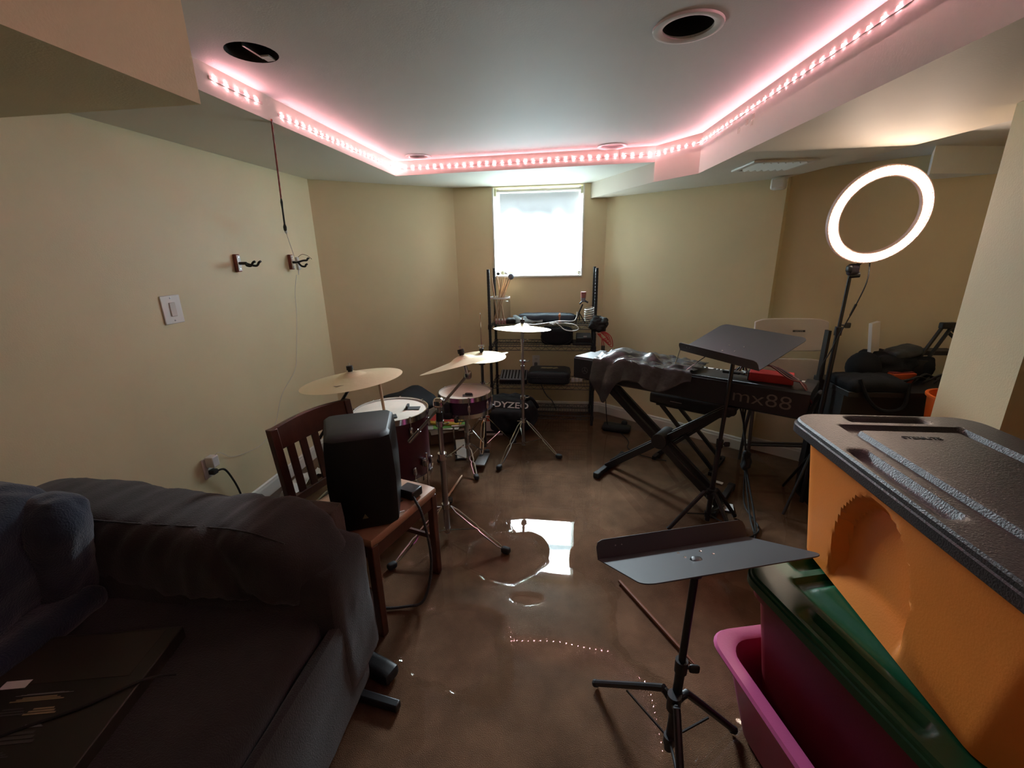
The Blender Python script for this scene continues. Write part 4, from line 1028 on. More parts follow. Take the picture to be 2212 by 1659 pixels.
rc = thing('red_cable', 'red instrument cable dangling from the shelf post with black plugs', 'cable', (0.31, 3.66, 0.70))
for k in range(5):
    s = k * 0.02
    MB().tube(spline([(0.27 + s * 0.3, 3.65, 0.87), (0.29 + s, 3.64, 0.85 - s * 0.4), (0.335 + s * 0.6, 3.63, 0.81 - s), (0.30, 3.64, 0.80), (0.285 - s * 0.3, 3.65, 0.84)], 5), 0.004, n=6).build('cable_loop', REDW, rc)
for x in (0.30, 0.315):
    MB().tube(spline([(0.30, 3.645, 0.81), (x, 3.64, 0.76), (x + 0.003, 3.64, 0.735)], 4), 0.0035, n=6).build('cable_tail', REDW, rc)
    MB().cyl((x + 0.003, 3.64, 0.74), (x + 0.004, 3.64, 0.69), 0.007, n=10).build('plug', BLACKP, rc)
    MB().cyl((x + 0.004, 3.64, 0.69), (x + 0.004, 3.64, 0.665), 0.003, n=8).build('plug_tip', CHROME, rc)
MB().tube(spline([(0.245, 3.66, 0.86), (0.262, 3.655, 0.82), (0.275, 3.655, 0.78), (0.278, 3.655, 0.74)], 5), 0.004, n=6).build('dangling_cable', WHITEC, label='pale cable end dangling by the shelf post', cat='cable')

sc_case = thing('soft_case', 'black rounded soft case on the second shelf', 'case', (-0.075, 3.78, 0.719))
MB().puffy((-0.075, 3.79, 0.797), (0.275, 0.13, 0.155), 0.045, 0.004, 8, n=14).build('case_body', BLACKF, sc_case, smooth=60)
MB().tube([Vector((-0.075, 3.722, 0.797)) + Vector((0.136 * math.cos(a), 0, 0.074 * math.sin(a))) for a in [2 * PI * k / 28 for k in range(28)]], 0.003, n=6, closed=True).build('zipper', BLACKR, sc_case)
hb = thing('black_device', 'black gadget with a small white label on the second shelf by the post', 'electronic device', (0.155, 3.80, 0.719))
MB().box((0.155, 3.80, 0.765), (0.13, 0.14, 0.07), Matrix.Rotation(0.15, 3, 'X')).build('device_body', BLACKP, hb, bevel=0.008)
MB().box((0.165, 3.735, 0.797), (0.03, 0.004, 0.012), Matrix.Rotation(0.3, 3, 'X')).build('white_label', PAPER, hb)
MB().puffy((0.14, 3.79, 0.735), (0.16, 0.16, 0.03), 0.012, n=6).build('device_foot', BLACKR, hb)

# mixer and hard case on the third shelf
mx = thing('audio_mixer', 'small grey audio mixer with rows of knobs on the third shelf', 'audio mixer', (-0.465, 3.84, 0.369), 0.02)
TM = Matrix.Rotation(0.22, 4, 'X')
MB().box((0, 0, 0.03), (0.25, 0.20, 0.045), TM.to_3x3()).build('mixer_body', BLACKP, mx, local=True, bevel=0.004)
MB().box((0, 0.0, 0.0535), (0.24, 0.19, 0.003), TM.to_3x3()).build('face_plate', mat('grey_anodised', (0.28, 0.30, 0.32), 0.4, 0.4), mx, local=True)
kn = None
for i in range(8):
    for j in range(6):
        P = TM @ Vector((-0.10 + i * 0.029, -0.07 + j * 0.028, 0.034)) + Vector((0, 0, 0.022))
        if kn is None:
            kn = MB().cyl((0, 0, 0), (0, 0, 0.012), 0.006, 0.005, n=8).build('knob', BLACKR, mx, local=True); kn.matrix_local = Matrix.Translation(P)
        else: copy_part(kn, mx, Matrix.Translation(P))
hc = thing('hard_case', 'black rounded hard case with a cream badge on the third shelf', 'case', (-0.14, 3.80, 0.369), -0.04)
MB().puffy((0, 0, 0.065), (0.37, 0.26, 0.125), 0.035, n=10).build('case_shell', mat('blue_black_shell', (0.016, 0.022, 0.03), 0.5, bump=0.3, bscale=160), hc, local=True, smooth=60)
MB().tube([(0.186 * math.cos(a) if False else p[0], p[1], 0.075) for a, p in enumerate(rrect(0.372, 0.262, 0.04))], 0.003, n=6, closed=True).build('zipper_line', BLACKR, hc, local=True)
for k in range(3):
    MB().prism([(-0.03, -0.02), (0.02, -0.025), (0.03, 0.015), (-0.02, 0.02)], 0, 0.001, Matrix.Translation((-0.05 + 0.05 * k, 0.02, 0.1275)) @ rotz(0.3 * k)).build('badge', mat('cream_badge', (0.5, 0.44, 0.26), 0.5), hc, local=True)
pw = thing('power_bar', 'white power plugs beside the hard case on the third shelf', 'plug', (0.09, 3.82, 0.369))
for k in range(3): MB().puffy((0.07 + 0.035 * k, 3.80 + 0.01 * k, 0.392), (0.03, 0.05, 0.035), 0.008, n=5).build('plug_body', WHITEP, pw)

bo = thing('wall_outlet', 'white outlet plate on the back wall seen through the wire shelf', 'outlet', (-0.275, 4.055, 0.44))
MB().span((-0.312, 4.052, 0.44), (-0.242, 4.06, 0.555)).build('outlet_plate', WHITEP, bo, bevel=0.004)
for z in (0.475, 0.52):
    MB().span((-0.294, 4.048, z - 0.017), (-0.260, 4.054, z + 0.017)).build('socket', WHITEP, bo, bevel=0.004)
    for s in (-1, 1): MB().span((-0.277 + s * 0.007 - 0.0015, 4.047, z - 0.004), (-0.277 + s * 0.007 + 0.0015, 4.049, z + 0.007)).build('slot', BLACKP, bo)
bc = thing('appliance_cable', 'grey power cord running from the back outlet down behind the hard case', 'power cord', (-0.27, 4.03, 0.12))
MB().puffy((-0.277, 4.032, 0.475), (0.03, 0.03, 0.035), 0.008, n=5).build('plug_head', mat('grey_plug', (0.12, 0.13, 0.15), 0.5), bc)
MB().tube(spline([(-0.277, 4.02, 0.465), (-0.25, 4.03, 0.40), (-0.22, 4.03, 0.26), (-0.17, 4.03, 0.16), (-0.12, 4.03, 0.11), (-0.08, 4.03, 0.02)], 6), 0.005, n=8).build('cord', MATS['grey_plug'], bc)

# little things on the window sill
sl = thing('light_bulb', 'clear light bulb lying on the window sill', 'light bulb', (-0.575, 4.09, 1.295))
MB().ball((-0.58, 4.085, 1.322), 0.022, n=14).build('bulb_glass', mat('pale_bulb_glass', (0.6, 0.58, 0.4), 0.2), sl)
MB().cyl((-0.562, 4.085, 1.318), (-0.538, 4.085, 1.308), 0.013, 0.010, n=12).build('bulb_base', STEEL, sl)
MB().cyl((-0.622, 4.06, 1.312), (-0.622, 4.085, 1.312), 0.014, n=16).build('rubber_stopper', BLACKP, label='small black round stopper on the window sill beside the bulb', cat='stopper')
MB().tube([Vector((0.098 + 0.009 * math.cos(a), 4.075, 1.309 + 0.010 * math.sin(a))) for a in [(-0.6 + 4.3 * k / 10) for k in range(11)]], 0.003, n=6).build('cup_hook', mat('bronze_wire', (0.2, 0.16, 0.1), 0.4, 0.8), label='small open bronze hook on the window sill corner away from the bulb', cat='hook')

# ================================================================= keyboard corner
KO, KA = Vector((0.057, 2.85, 0.0)), math.atan2(-0.543, 0.839)
KM = Matrix.Translation(KO) @ rotz(KA)
def KW(x, y, z): return KM @ Vector((x, y, z))
KL, KD, KZ0, KZ1 = 1.32, 0.36, 0.682, 0.832
xs = thing('keyboard_stand', 'black double-braced X keyboard stand', 'keyboard stand', tuple(KW(0.6, 0.18, 0)), KA)
XA, XB, YC = 0.20, 0.96, 0.18
for y in (YC - 0.075, YC + 0.005):
    MB().bar(KW(XA - 0.02, y, KZ0 - 0.03), KW(XB, y, 0.03), 0.026, 0.042).build('x_leg', BLACKM, xs, bevel=0.004)
for y in (YC - 0.035, YC + 0.045):
    MB().bar(KW(XA, y, 0.03), KW(XB + 0.02, y, KZ0 - 0.03), 0.026, 0.042).build('x_leg', BLACKM, xs, bevel=0.004)
MB().cyl(KW(0.58, YC - 0.10, 0.345), KW(0.58, YC + 0.07, 0.345), 0.05, n=20).build('pivot_hub', BLACKP, xs, bevel=0.004)
for x in (XA, XB):
    MB().bar(KW(x, YC - 0.17, 0.022), KW(x, YC + 0.22, 0.022), 0.034, 0.034).build('foot_bar', BLACKM, xs, bevel=0.004)
    for y in (-0.17, 0.22): MB().bar(KW(x, YC + y - 0.02, 0.02), KW(x, YC + y + 0.02, 0.02), 0.042, 0.04).build('rubber_end', BLACKR, xs, bevel=0.006)
for x in (XA - 0.02, XB + 0.02):
    MB().bar(KW(x, YC - 0.17, KZ0 - 0.018), KW(x, YC + 0.17, KZ0 - 0.018), 0.034, 0.034).build('top_bar', BLACKM, xs, bevel=0.004)
    MB().puffy(KW(x, YC - 0.17, KZ0 - 0.02), (0.06, 0.05, 0.05), 0.018, n=6, M=rotz(KA).to_3x3()).build('end_pad', BLACKR, xs)

kb = thing('keyboard', 'long black 88-key synthesizer keyboard with mx88 on its back panel', 'keyboard', tuple(KW(0, 0, KZ0)), KA)
KBM = mat('black_keyboard_case', (0.016, 0.018, 0.022), 0.42, bump=0.06, bscale=300)
PMl = lambda x, y, z: (x, y, z - KZ0)
prof = [(0.0, 0.012), (0.02, 0.0), (KD, 0.0), (KD, 0.085), (0.235, 0.09), (0.225, 0.140), (0.012, 0.150), (0.0, 0.138)]
MB().loft([[Vector((x, y, z)) for y, z in prof] for x in (0.0, 0.002, KL - 0.002, KL)]).build('keyboard_case', KBM, kb, local=True, bevel=0.004, smooth=30)
for x in (0.0, KL - 0.06):
    MB().box((x + 0.03, 0.292, 0.106), (0.06, 0.13, 0.044)).build('end_cheek', KBM, kb, local=True, bevel=0.006)
WK, BK = mat('white_keys', (0.72, 0.72, 0.70), 0.3), BLACKP
w0 = MB().box((0, 0, 0), (0.0222, 0.135, 0.018)).build('white_key', WK, kb, local=True, bevel=0.001)
w0.matrix_local = Matrix.Translation((0.073, 0.294, 0.104))
for k in range(1, 52): copy_part(w0, kb, Matrix.Translation((0.073 + k * 0.0231, 0.294, 0.104)))
b0 = MB().box((0, 0, 0), (0.011, 0.085, 0.014)).build('black_key', BK, kb, local=True, bevel=0.001)
b0.matrix_local = Matrix.Translation((0.0845, 0.272, 0.118))
for k in range(1, 51):
    if k % 7 not in (2, 6): copy_part(b0, kb, Matrix.Translation((0.0845 + k * 0.0231, 0.272, 0.118)))
LOGO = mat('grey_print', (0.10, 0.105, 0.105), 0.5)
text_part('model_lettering', 'mx88', mat('silver_print', (0.16, 0.15, 0.14), 0.5), kb, frame_at((1.115, -0.0012, 0.074), (1, 0, 0), (0, 0, 1)), 0.098, bold=-0.0008, sx=1.25)
lg = MB(); lg.lathe([(0.022, 0), (0.022, 0.001), (0.0195, 0.001), (0.0195, 0)], frame_at((0.085, -0.0005, 0.066), (1, 0, 0), (0, 0, 1)), n=32, closed=True)
for k in range(3):
    a = PI / 2 + k * 2 * PI / 3
    lg.bar((0.085, -0.001, 0.066), (0.085 + 0.019 * math.cos(a), -0.001, 0.066 + 0.019 * math.sin(a)), 0.004, 0.001, (0, 1, 0))
lg.build('round_emblem', LOGO, kb, local=True)
text_part('top_lettering', 'XSYA', LOGO, kb, frame_at((0.14, 0.05, 0.1515), (-1, 0, 0), (0, -1, 0)), 0.014)

# plastic dust cover thrown over the middle of the keyboard
COVER = mat('grey_black_vinyl', (0.05, 0.05, 0.053), 0.24, bump=0.5, bscale=18, var=0.3, vscale=9)
def cover(u, v):
    x = 0.15 + 0.62 * u
    L = 0.125 + 0.11 * math.exp(-((u - 0.16) / 0.09) ** 2) + 0.03 * math.sin(u * 11) - 0.09 * max(0, u - 0.45)   # how much hangs in front
    far = 0.33 - 0.05 * u
    top_d = far + 0.004
    s = v * (top_d + L)
    cr = 0.030 * abs(noise.noise(Vector((u * 4.1, v * 3.2, 7)))) + 0.014 * noise.noise(Vector((u * 11, v * 8, 2)))
    ridge = 0.045 * math.exp(-((u - 0.22) / 0.10) ** 2) * math.sin(PI * min(1, s / top_d)) + 0.035 * math.exp(-((u - 0.5) / 0.09) ** 2) * math.sin(PI * min(1, s / top_d))
    if s < top_d:
        y = far - s; z = KZ1 + 0.010 + abs(cr) + ridge
        return KW(x + 0.03 * noise.noise(Vector((u * 3, v * 3, 1))), y, z)
    q = s - top_d
    z = KZ1 + 0.008 + abs(cr) * max(0, 1 - q * 12) - q
    y = -0.012 - 0.02 * min(1, q * 8) - 0.018 * abs(math.sin(u * 17 + q * 6)) * min(1, q * 7) - 0.012 * math.sin(q * 9)
    return KW(x + 0.02 * q * math.sin(u * 9), y, z)
MB().grid(cover, 90, 60).build('dust_cover', COVER, smooth=50, solid=0.0015, label='crumpled shiny dark dust cover thrown over the keyboard', cat='cover')

# red audio interface and cables at the right end
ri = thing('audio_interface', 'red audio interface with cables on the right end of the keyboard', 'audio interface', tuple(KW(1.13, 0.10, KZ1)), KA + 0.12)
MB().box((0, 0, 0.026), (0.20, 0.10, 0.045)).build('interface_body', REDP, ri, local=True, bevel=0.004)
MB().box((-0.102, 0, 0.026), (0.006, 0.098, 0.044)).build('front_panel', BLACKP, ri, local=True, bevel=0.002)
for k in range(3): MB().cyl((-0.105, -0.03 + 0.03 * k, 0.03), (-0.118, -0.03 + 0.03 * k, 0.03), 0.008, n=12).build('knob', STEEL, ri, local=True)
MB().cyl((0.1, -0.03, 0.03), (0.118, -0.04, 0.032), 0.009, n=10).build('white_plug', WHITEP, ri, local=True)
for k in range(5):
    a = 0.25 * k
    MB().tube(spline([KW(0.93 + 0.02 * k, 0.13, KZ1 + 0.02), KW(1.0, 0.16 - 0.01 * k, KZ1 + 0.05 + 0.012 * k), KW(1.12, 0.15 - 0.03 * k, KZ1 + 0.07 + 0.008 * k), KW(1.22, 0.09 - 0.02 * k, KZ1 + 0.05), KW(1.285, 0.03 + 0.01 * k, KZ1 + 0.012), KW(1.33, 0.02, KZ1 - 0.06 - 0.01 * k)], 6), 0.004, n=6).build('audio_cable',
        BLACKR if k % 2 else mat('dark_red_cable', (0.16, 0.03, 0.04), 0.5), label='audio cable arching over the red interface', cat='cable', group='cables over the red interface')
for k in range(4):
    MB().cyl(KW(0.90 + 0.03 * k, 0.09 + 0.01 * k, KZ1 + 0.02 + 0.006 * (k % 2)), KW(0.985 + 0.02 * k, 0.075, KZ1 + 0.024 + 0.006 * (k % 2)), 0.0085, 0.007, n=10).build('jack_plug', STEEL if k % 2 else BLACKP, label='jack plug lying among the cables on the keyboard', cat='plug', group='jack plugs on the keyboard')
for a, b2 in (((0.64, 0.07, KZ1 + 0.015), (0.66, 0.10, KZ1 + 0.14)), ((0.72, 0.03, KZ1 + 0.012), (0.84, 0.14, KZ1 + 0.13))):
    MB().cyl(KW(*a), KW(*b2), 0.003, n=8).build('page_clip', CHROME, label='thin chrome wire page holder on the music stand lip', cat='clip', group='page holders')
MB().puffy(KW(KL + 0.012, 0.03, KZ1 - 0.075), (0.02, 0.09, 0.17), 0.008, 0.006, 20, n=8, M=(rotz(KA) @ Matrix.Rotation(0.25, 4, 'Y')).to_3x3()).build('hanging_flap', BLACKF, label='black strap end hanging off the right end of the keyboard', cat='strap')

# music stands
def music_stand(name_label, base, feet, hub, top, eL, eR, D, lip, foot_r=0.011):
    o = thing('music_stand', name_label, 'music stand', (base[0], base[1], 0))
    eL, eR, D = Vector(eL), Vector(eR), Vector(D); ex = (eR - eL); W = ex.length; ex.normalize(); dl = D.length; dy = D.normalized(); n_ = ex.cross(dy)
    if n_.z < 0: n_ = -n_
    M = Matrix((ex, dy, n_)).transposed().to_4x4(); M.translation = eL
    poly = [(0, 0), (W, 0)]
    rr = 0.035
    for cx, cy, a0 in ((W - rr, dl - rr, 0), (rr, dl - rr, PI / 2)):
        for k in range(6):
            a = a0 + PI / 2 * k / 5; poly.append((cx + rr * math.cos(a), cy + rr * math.sin(a)))
    DESK = mat('satin_black_desk', (0.050, 0.051, 0.055), 0.40, bump=0.05, bscale=500)
    MB().prism(poly, -0.0015, 0.0015, M).build('music_desk', DESK, o, bevel=0.0008)
    lp = [(0, -0.002), (W, -0.002), (W, lip - 0.02), (W - 0.006, lip - 0.006), (W - 0.02, lip), (0.02, lip), (0.006, lip - 0.006), (0, lip - 0.02)]
    MB().prism(lp, -0.0015, 0.0015, M @ frame_at((0, 0, 0), (1, 0, 0), (0, 0, 1))).build('ledge', DESK, o)
    for (fx, fy) in ((0.44, 0.24), (0.56, 0.30), (0.42, 0.42), (0.58, 0.46)):
        MB().ball(M @ Vector((W * fx, dl * fy, 0.002)), 0.0045, (1, 1, 0.5), n=8).build('rivet', CHROME, o)
    for fx in (0.12, 0.16): MB().ball(M @ Vector((W * fx, -0.0, lip * 0.6)), 0.003, n=6).build('ledge_rivet', STEEL, o)
    c = M @ Vector((W / 2, dl * 0.42, 0)); t = Vector(top)
    MB().tube([c - n_ * 0.004, c - n_ * 0.03, t], 0.012, n=10).build('desk_bracket', BLACKM, o)
    MB().puffy(t, (0.035, 0.035, 0.06), 0.012, n=6).build('tilt_joint', BLACKP, o)
    b = Vector((base[0], base[1], 0.03)); midp = b.lerp(t, 0.50)
    MB().cyl(b, midp, 0.0135, n=16).build('outer_tube', BLACKM, o)
    MB().cyl(midp, t, 0.0105, n=16).build('inner_tube', BLACKM, o)
    MB().cyl(midp - UP * 0.03, midp + UP * 0.012, 0.018, n=16).build('height_clamp', BLACKP, o)
    MB().puffy(midp + Vector((0.036, -0.004, -0.012)), (0.03, 0.012, 0.028), 0.006, n=5).build('clamp_knob', BLACKP, o)
    MB().cyl(midp + Vector((0.012, 0, -0.012)), midp + Vector((0.036, -0.004, -0.012)), 0.005, n=8).build('clamp_screw', BLACKP, o)
    h = Vector((base[0], base[1], hub))
    MB().cyl(h - UP * 0.03, h + UP * 0.025, 0.02, n=16).build('leg_hub', BLACKP, o)
    MB().cyl((base[0], base[1], 0.055), (base[0], base[1], 0.085), 0.018, n=14).build('lower_hub', BLACKP, o)
    for fx, fy in feet:
        f = Vector((fx, fy, 0.014)); d = Vector((f.x - h.x, f.y - h.y, 0)).normalized()
        MB().tube(spline([h + d * 0.015, h + d * 0.035 + UP * 0.012, h + d * 0.06 - UP * 0.004, f], 5), foot_r, n=10).build('leg', BLACKM, o)
        MB().cyl(f - (f - h).normalized() * 0.012, f, foot_r + 0.002, n=10).build('rubber_tip', BLACKR, o)
        MB().cyl(f.lerp(h, 0.45), Vector((base[0], base[1], 0.07)), 0.004, n=6).build('leg_strut', BLACKM, o)
    return o
music_stand('black sheet music stand with a flat desk beside the stacked storage totes', (0.335, 1.01), [(0.125, 1.215), (0.56, 1.10), (0.32, 0.74)], 0.225, (0.365, 1.05, 0.665),
            (0.107, 1.12, 0.615), (0.585, 1.275, 0.615), (0.085, -0.247, 0.13), 0.055)
music_stand('black sheet music stand rising behind the keyboard with its desk tipped up', (0.81, 2.255), [(0.58, 2.17), (0.90, 2.02), (0.99, 2.34)], 0.2, (0.865, 2.32, 0.965),
            (0.64, 2.50, 0.957), (0.885, 2.06, 0.957), (0.262, 0.135, 0.125), 0.05)

# padded bench behind the keyboard
bn = thing('keyboard_bench', 'black padded folding bench behind the keyboard', 'bench', tuple(KW(0.60, 0.66, 0)), KA)
MB().puffy((0, 0, 0.475), (0.56, 0.30, 0.10), 0.03, n=8).build('bench_pad', mat('black_vinyl', (0.013, 0.013, 0.014), 0.4, bump=0.1, bscale=200), bn, local=True)
MB().box((0, 0, 0.425), (0.46, 0.24, 0.015)).build('pad_board', BLACKP, bn, local=True)
for y in (-0.10, 0.10):
    MB().bar((-0.2, y, 0.42), (0.2, y, 0.02), 0.022, 0.022).build('bench_leg', BLACKM, bn, local=True)
    MB().bar((0.2, y * 0.75, 0.42), (-0.2, y * 0.75, 0.02), 0.022, 0.022).build('bench_leg', BLACKM, bn, local=True)
for x in (-0.2, 0.2): MB().bar((x, -0.16, 0.014), (x, 0.16, 0.014), 0.026, 0.026).build('foot_bar', BLACKM, bn, local=True)
MB().box((-0.08, -0.1505, 0.475), (0.08, 0.002, 0.004)).build('silver_label', STEEL, bn, local=True)
sp_ = thing('foot_pedal', 'black sustain foot pedal on the floor between the shelf and the keyboard', 'pedal', (0.45, 3.60, 0.0), -0.3)
MB().puffy((0, 0, 0.028), (0.24, 0.12, 0.055), 0.025, 0.006, 9, n=12, seed=61).build('pedal_body', BLACKR, sp_, local=True, smooth=60)
MB().puffy((0.06, 0.03, 0.062), (0.05, 0.05, 0.05), 0.018, n=6).build('pedal_knob', BLACKR, sp_, local=True)
MB().tube(spline([KW(0.13, 0.2, KZ0 - 0.05), (0.33, 3.42, 0.35), (0.36, 3.55, 0.12), (0.38, 3.60, 0.04)], 7), 0.0035, n=6).build('pedal_cable', BLACKR, label='thin black cable dropping from the keyboard to the foot pedal', cat='cable')
MB().tube(spline([(0.47, 3.52, 0.02), (0.52, 3.35, 0.012), (0.50, 3.22, 0.012), (0.58, 3.1, 0.012), (0.75, 3.02, 0.012)], 7), 0.0035, n=6).build('pedal_lead', BLACKR, label='thin black lead trailing from the foot pedal across the floor', cat='cable')
for k in range(3):
    MB().tube(spline([KW(0.95 + 0.03 * k, 0.25, KZ0), KW(1.0, 0.29, 0.5), KW(1.03, 0.31 + 0.01 * k, 0.3), KW(1.04, 0.32, 0.16 + 0.03 * k), KW(1.08 + 0.05 * k, 0.22 - 0.1 * k, 0.02), KW(1.2, 0.0 - 0.12 * k, 0.012), KW(1.08, -0.24 - 0.05 * k, 0.012)], 7), 0.005, n=6).build('hanging_cable', BLACKR, label='black cable hanging in loops under the right end of the keyboard', cat='cable', group='cables under the keyboard')
MB().puffy(KW(1.035, 0.315, 0.27), (0.05, 0.05, 0.12), 0.022, 0.015, 16, n=8).build('cable_knot', BLACKR, smooth=60, label='knotted bundle of cables hanging under the keyboard', cat='cable')
MB().box((0.955, 2.435, 0.012), (0.115, 0.085, 0.004), Matrix.Rotation(-0.25, 3, 'Z')).build('paper_card', PAPER, label='white paper card floating on the wet floor by the keyboard stand', cat='paper')
MB().box((1.02, 2.73, 0.012), (0.06, 0.03, 0.004), Matrix.Rotation(-0.6, 3, 'Z')).build('paper_scrap', PAPER, label='small paper scrap on the wet floor under the bench', cat='paper')
MB().tube([(0.270, 1.742, 0.012), (0.44, 1.437, 0.012), (0.485, 1.355, 0.012), (0.50, 1.33, 0.012)], [0.0075, 0.0075, 0.005, 0.003], n=8).build('wooden_rod', mat('red_brown_stick', (0.20, 0.065, 0.03), 0.5), label='thin reddish wooden stick lying on the wet floor by the music stand', cat='stick')
MB().puffy((-0.69, 1.185, 0.03), (0.19, 0.075, 0.055), 0.02, n=6, M=Matrix.Rotation(-0.35, 3, 'Z')).build('power_strip', BLACKP, label='black power block on the floor poking out from the sofa', cat='power strip')
MB().bar((-0.75, 1.09, 0.018), (-0.545, 1.055, 0.018), 0.03, 0.03).build('dark_rod', BLACKM, bevel=0.005, label='dark metal bar on the floor at the sofa foot', cat='bar')

# ================================================================= folding chair
fc = thing('folding_chair', 'white plastic folding chair standing folded against the right diagonal wall', 'folding chair', (1.48, 3.05, 0))
FCW = mat('pale_almond_plastic', (0.80, 0.75, 0.70), 0.5, bump=0.1, bscale=120)
FCG = mat('grey_tube_steel', (0.10, 0.10, 0.105), 0.4, 0.5)
def panel(x0, x1, z0, z1, y0, y1, nm, m_=FCW):
    rings = []
    for i in range(11):
        t = i / 10; x = x0 + (x1 - x0) * t
        bow = 0.02 * (1 - (2 * t - 1) ** 2)
        inset = 0.02 * (abs(2 * t - 1) ** 6)
        rings.append([Vector((x, y0 + bow, z0 + inset)), Vector((x, y1 + bow, z1 - inset)), Vector((x, y1 + bow + 0.018, z1 - inset)), Vector((x, y0 + bow + 0.018, z0 + inset))])
    return MB().loft(rings).build(nm, m_, fc, bevel=0.006)
panel(1.245, 1.70, 0.835, 1.048, 3.05, 3.09, 'back_panel')
panel(1.30, 1.70, 0.40, 0.785, 3.02, 3.05, 'seat_panel')
for x in (1.285, 1.705):
    MB().tube([(x, 3.10, 0.87), (x, 3.085, 0.8), (x, 3.03, 0.45), (x, 2.99, 0.01)], 0.011, n=10).build('front_leg', FCG, fc)
    MB().tube([(x + (0.02 if x < 1.5 else -0.02), 3.06, 0.62), (x, 3.10, 0.3), (x, 3.13, 0.01)], 0.011, n=10).build('rear_leg', FCG, fc)
for z, y in ((0.20, 3.005), (0.13, 3.12)): MB().cyl((1.285, y, z), (1.705, y, z), 0.009, n=10).build('cross_bar', FCG, fc)
MB().box((1.515, 3.071, 0.97), (0.075, 0.003, 0.012), Matrix.Rotation(-0.15, 3, 'X')).build('name_badge', mat('dark_grey_print', (0.05, 0.05, 0.05), 0.5), fc)
text_part('badge_lettering', 'LIFETIME', mat('pale_print', (0.5, 0.48, 0.45), 0.5), fc, Matrix.Translation((-1.48, -3.05, 0)) @ frame_at((1.515, 3.0685, 0.97), (1, 0, 0), (0, 0.15, 1)), 0.0125)
fc.location.y -= 0.03

# ================================================================= ring light
RC, RN = Vector((1.495, 2.45, 1.633)), Vector((0.0, -0.978, -0.208)).normalized()
RXA = Vector((1, 0, 0)); RYA = RN.cross(RXA).normalized()
RM = Matrix((RXA, RYA, RN)).transposed().to_4x4(); RM.translation = RC
rl = thing('ring_light', 'lit LED ring light on a black tripod stand in the right alcove', 'ring light', (1.43, 2.50, 0))
RO, RI = 0.226, 0.174
MB().lathe([(RO, 0.0), (RO, -0.02), (RO - 0.01, -0.03), (RI + 0.01, -0.03), (RI, -0.02), (RI, 0.0), (RI + 0.004, 0.0), (RI + 0.004, -0.006), (RO - 0.004, -0.006), (RO - 0.004, 0.0)], RM, n=72, closed=True).build('ring_housing', mat('warm_white_housing', (0.6, 0.42, 0.38), 0.5), rl)
MB().lathe([(RI + 0.005, -0.004), (RO - 0.005, -0.004)], RM, n=72, cap=False).build('led_board', mat('ring_led_board', (0.16, 0.09, 0.06), 0.6), rl)
ledm = mat('ring_led', (0.9, 0.8, 0.7), 0.4, emit=(1.0, 0.80, 0.64), estr=RING_POWER)
mb = MB()
for j in range(3):
    r_ = RI + 0.012 + j * 0.0140
    N = 88
    for k in range(N):
        a = 2 * PI * (k + 0.5 * (j % 2)) / N
        c = RM @ Vector((r_ * math.cos(a), r_ * math.sin(a), 0.0))
        t1 = RM.to_3x3() @ Vector((math.cos(a), math.sin(a), 0)); t2 = RM.to_3x3() @ Vector((-math.sin(a), math.cos(a), 0))
        vs = [c + t1 * 0.0052 * math.cos(q) + t2 * 0.0048 * math.sin(q) for q in [PI / 3 * i for i in range(6)]]
        mb.add(vs + [c + RN * 0.002], [(0, 1, 6), (1, 2, 6), (2, 3, 6), (3, 4, 6), (4, 5, 6), (5, 0, 6)])
mb.build('led_array', ledm, rl, kind='stuff', smooth=0)
bt = RC - RYA * 0.0 + Vector((0, 0, 0))
low = RM @ Vector((0, -RO if RYA.z > 0 else RO, -0.015))
MB().puffy(low + Vector((-0.03, 0.01, -0.035)), (0.05, 0.045, 0.06), 0.016, n=6).build('swivel_head', mat('purple_black_plastic', (0.03, 0.022, 0.035), 0.4), rl)
MB().puffy(low + Vector((-0.055, 0.0, -0.03)), (0.022, 0.035, 0.035), 0.01, n=6).build('swivel_knob', BLACKP, rl)
MB().cyl(low + Vector((0.0, 0.0, -0.06)), low + Vector((-0.045, 0.01, -0.065)), 0.014, n=12).build('tilt_knob', BLACKP, rl)
MB().cyl(low + Vector((-0.02, 0.01, -0.02)), low + Vector((0.0, 0.0, 0.01)), 0.01, n=10).build('ring_mount', BLACKP, rl)
pt = low + Vector((-0.035, 0.015, -0.06)); pbm = Vector((1.425, 2.50, 0.03)); pm = pt.lerp(pbm, 0.22)
MB().cyl(pt, pm, 0.0085, n=12).build('upper_tube', BLACKM, rl)
MB().cyl(pm, pbm, 0.0125, n=14).build('lower_tube', BLACKM, rl)
MB().cyl(pm + UP * 0.02, pm - UP * 0.025, 0.018, n=14).build('height_clamp', BLACKP, rl)
MB().puffy(pm + Vector((0.035, -0.01, 0.03)), (0.03, 0.014, 0.03), 0.006, n=5).build('clamp_knob', BLACKP, rl)
MB().cyl(pm + Vector((0.01, 0, 0.03)), pm + Vector((0.035, -0.01, 0.03)), 0.004, n=6).build('clamp_screw', BLACKP, rl)
for fx, fy in ((1.27, 2.38), (1.50, 2.31), (1.42, 2.72)):
    MB().cyl((1.425, 2.50, 0.34), (fx, fy, 0.012), 0.008, n=10).build('leg', BLACKM, rl)
MB().tube(spline([RM @ Vector((0.04, -RO if RYA.z > 0 else RO, -0.02)), (1.505, 2.46, 1.32), (1.475, 2.47, 1.18), (1.455, 2.49, 1.08), (1.42, 2.50, 0.95), (1.39, 2.5, 0.86), (1.40, 2.5, 0.75)], 6), 0.003, n=6).build('power_cable', BLACKR, rl)
MB().cyl((1.482, 2.468, 1.21), (1.468, 2.475, 1.15), 0.006, 0.0045, n=8).build('inline_switch', BLACKR, rl)

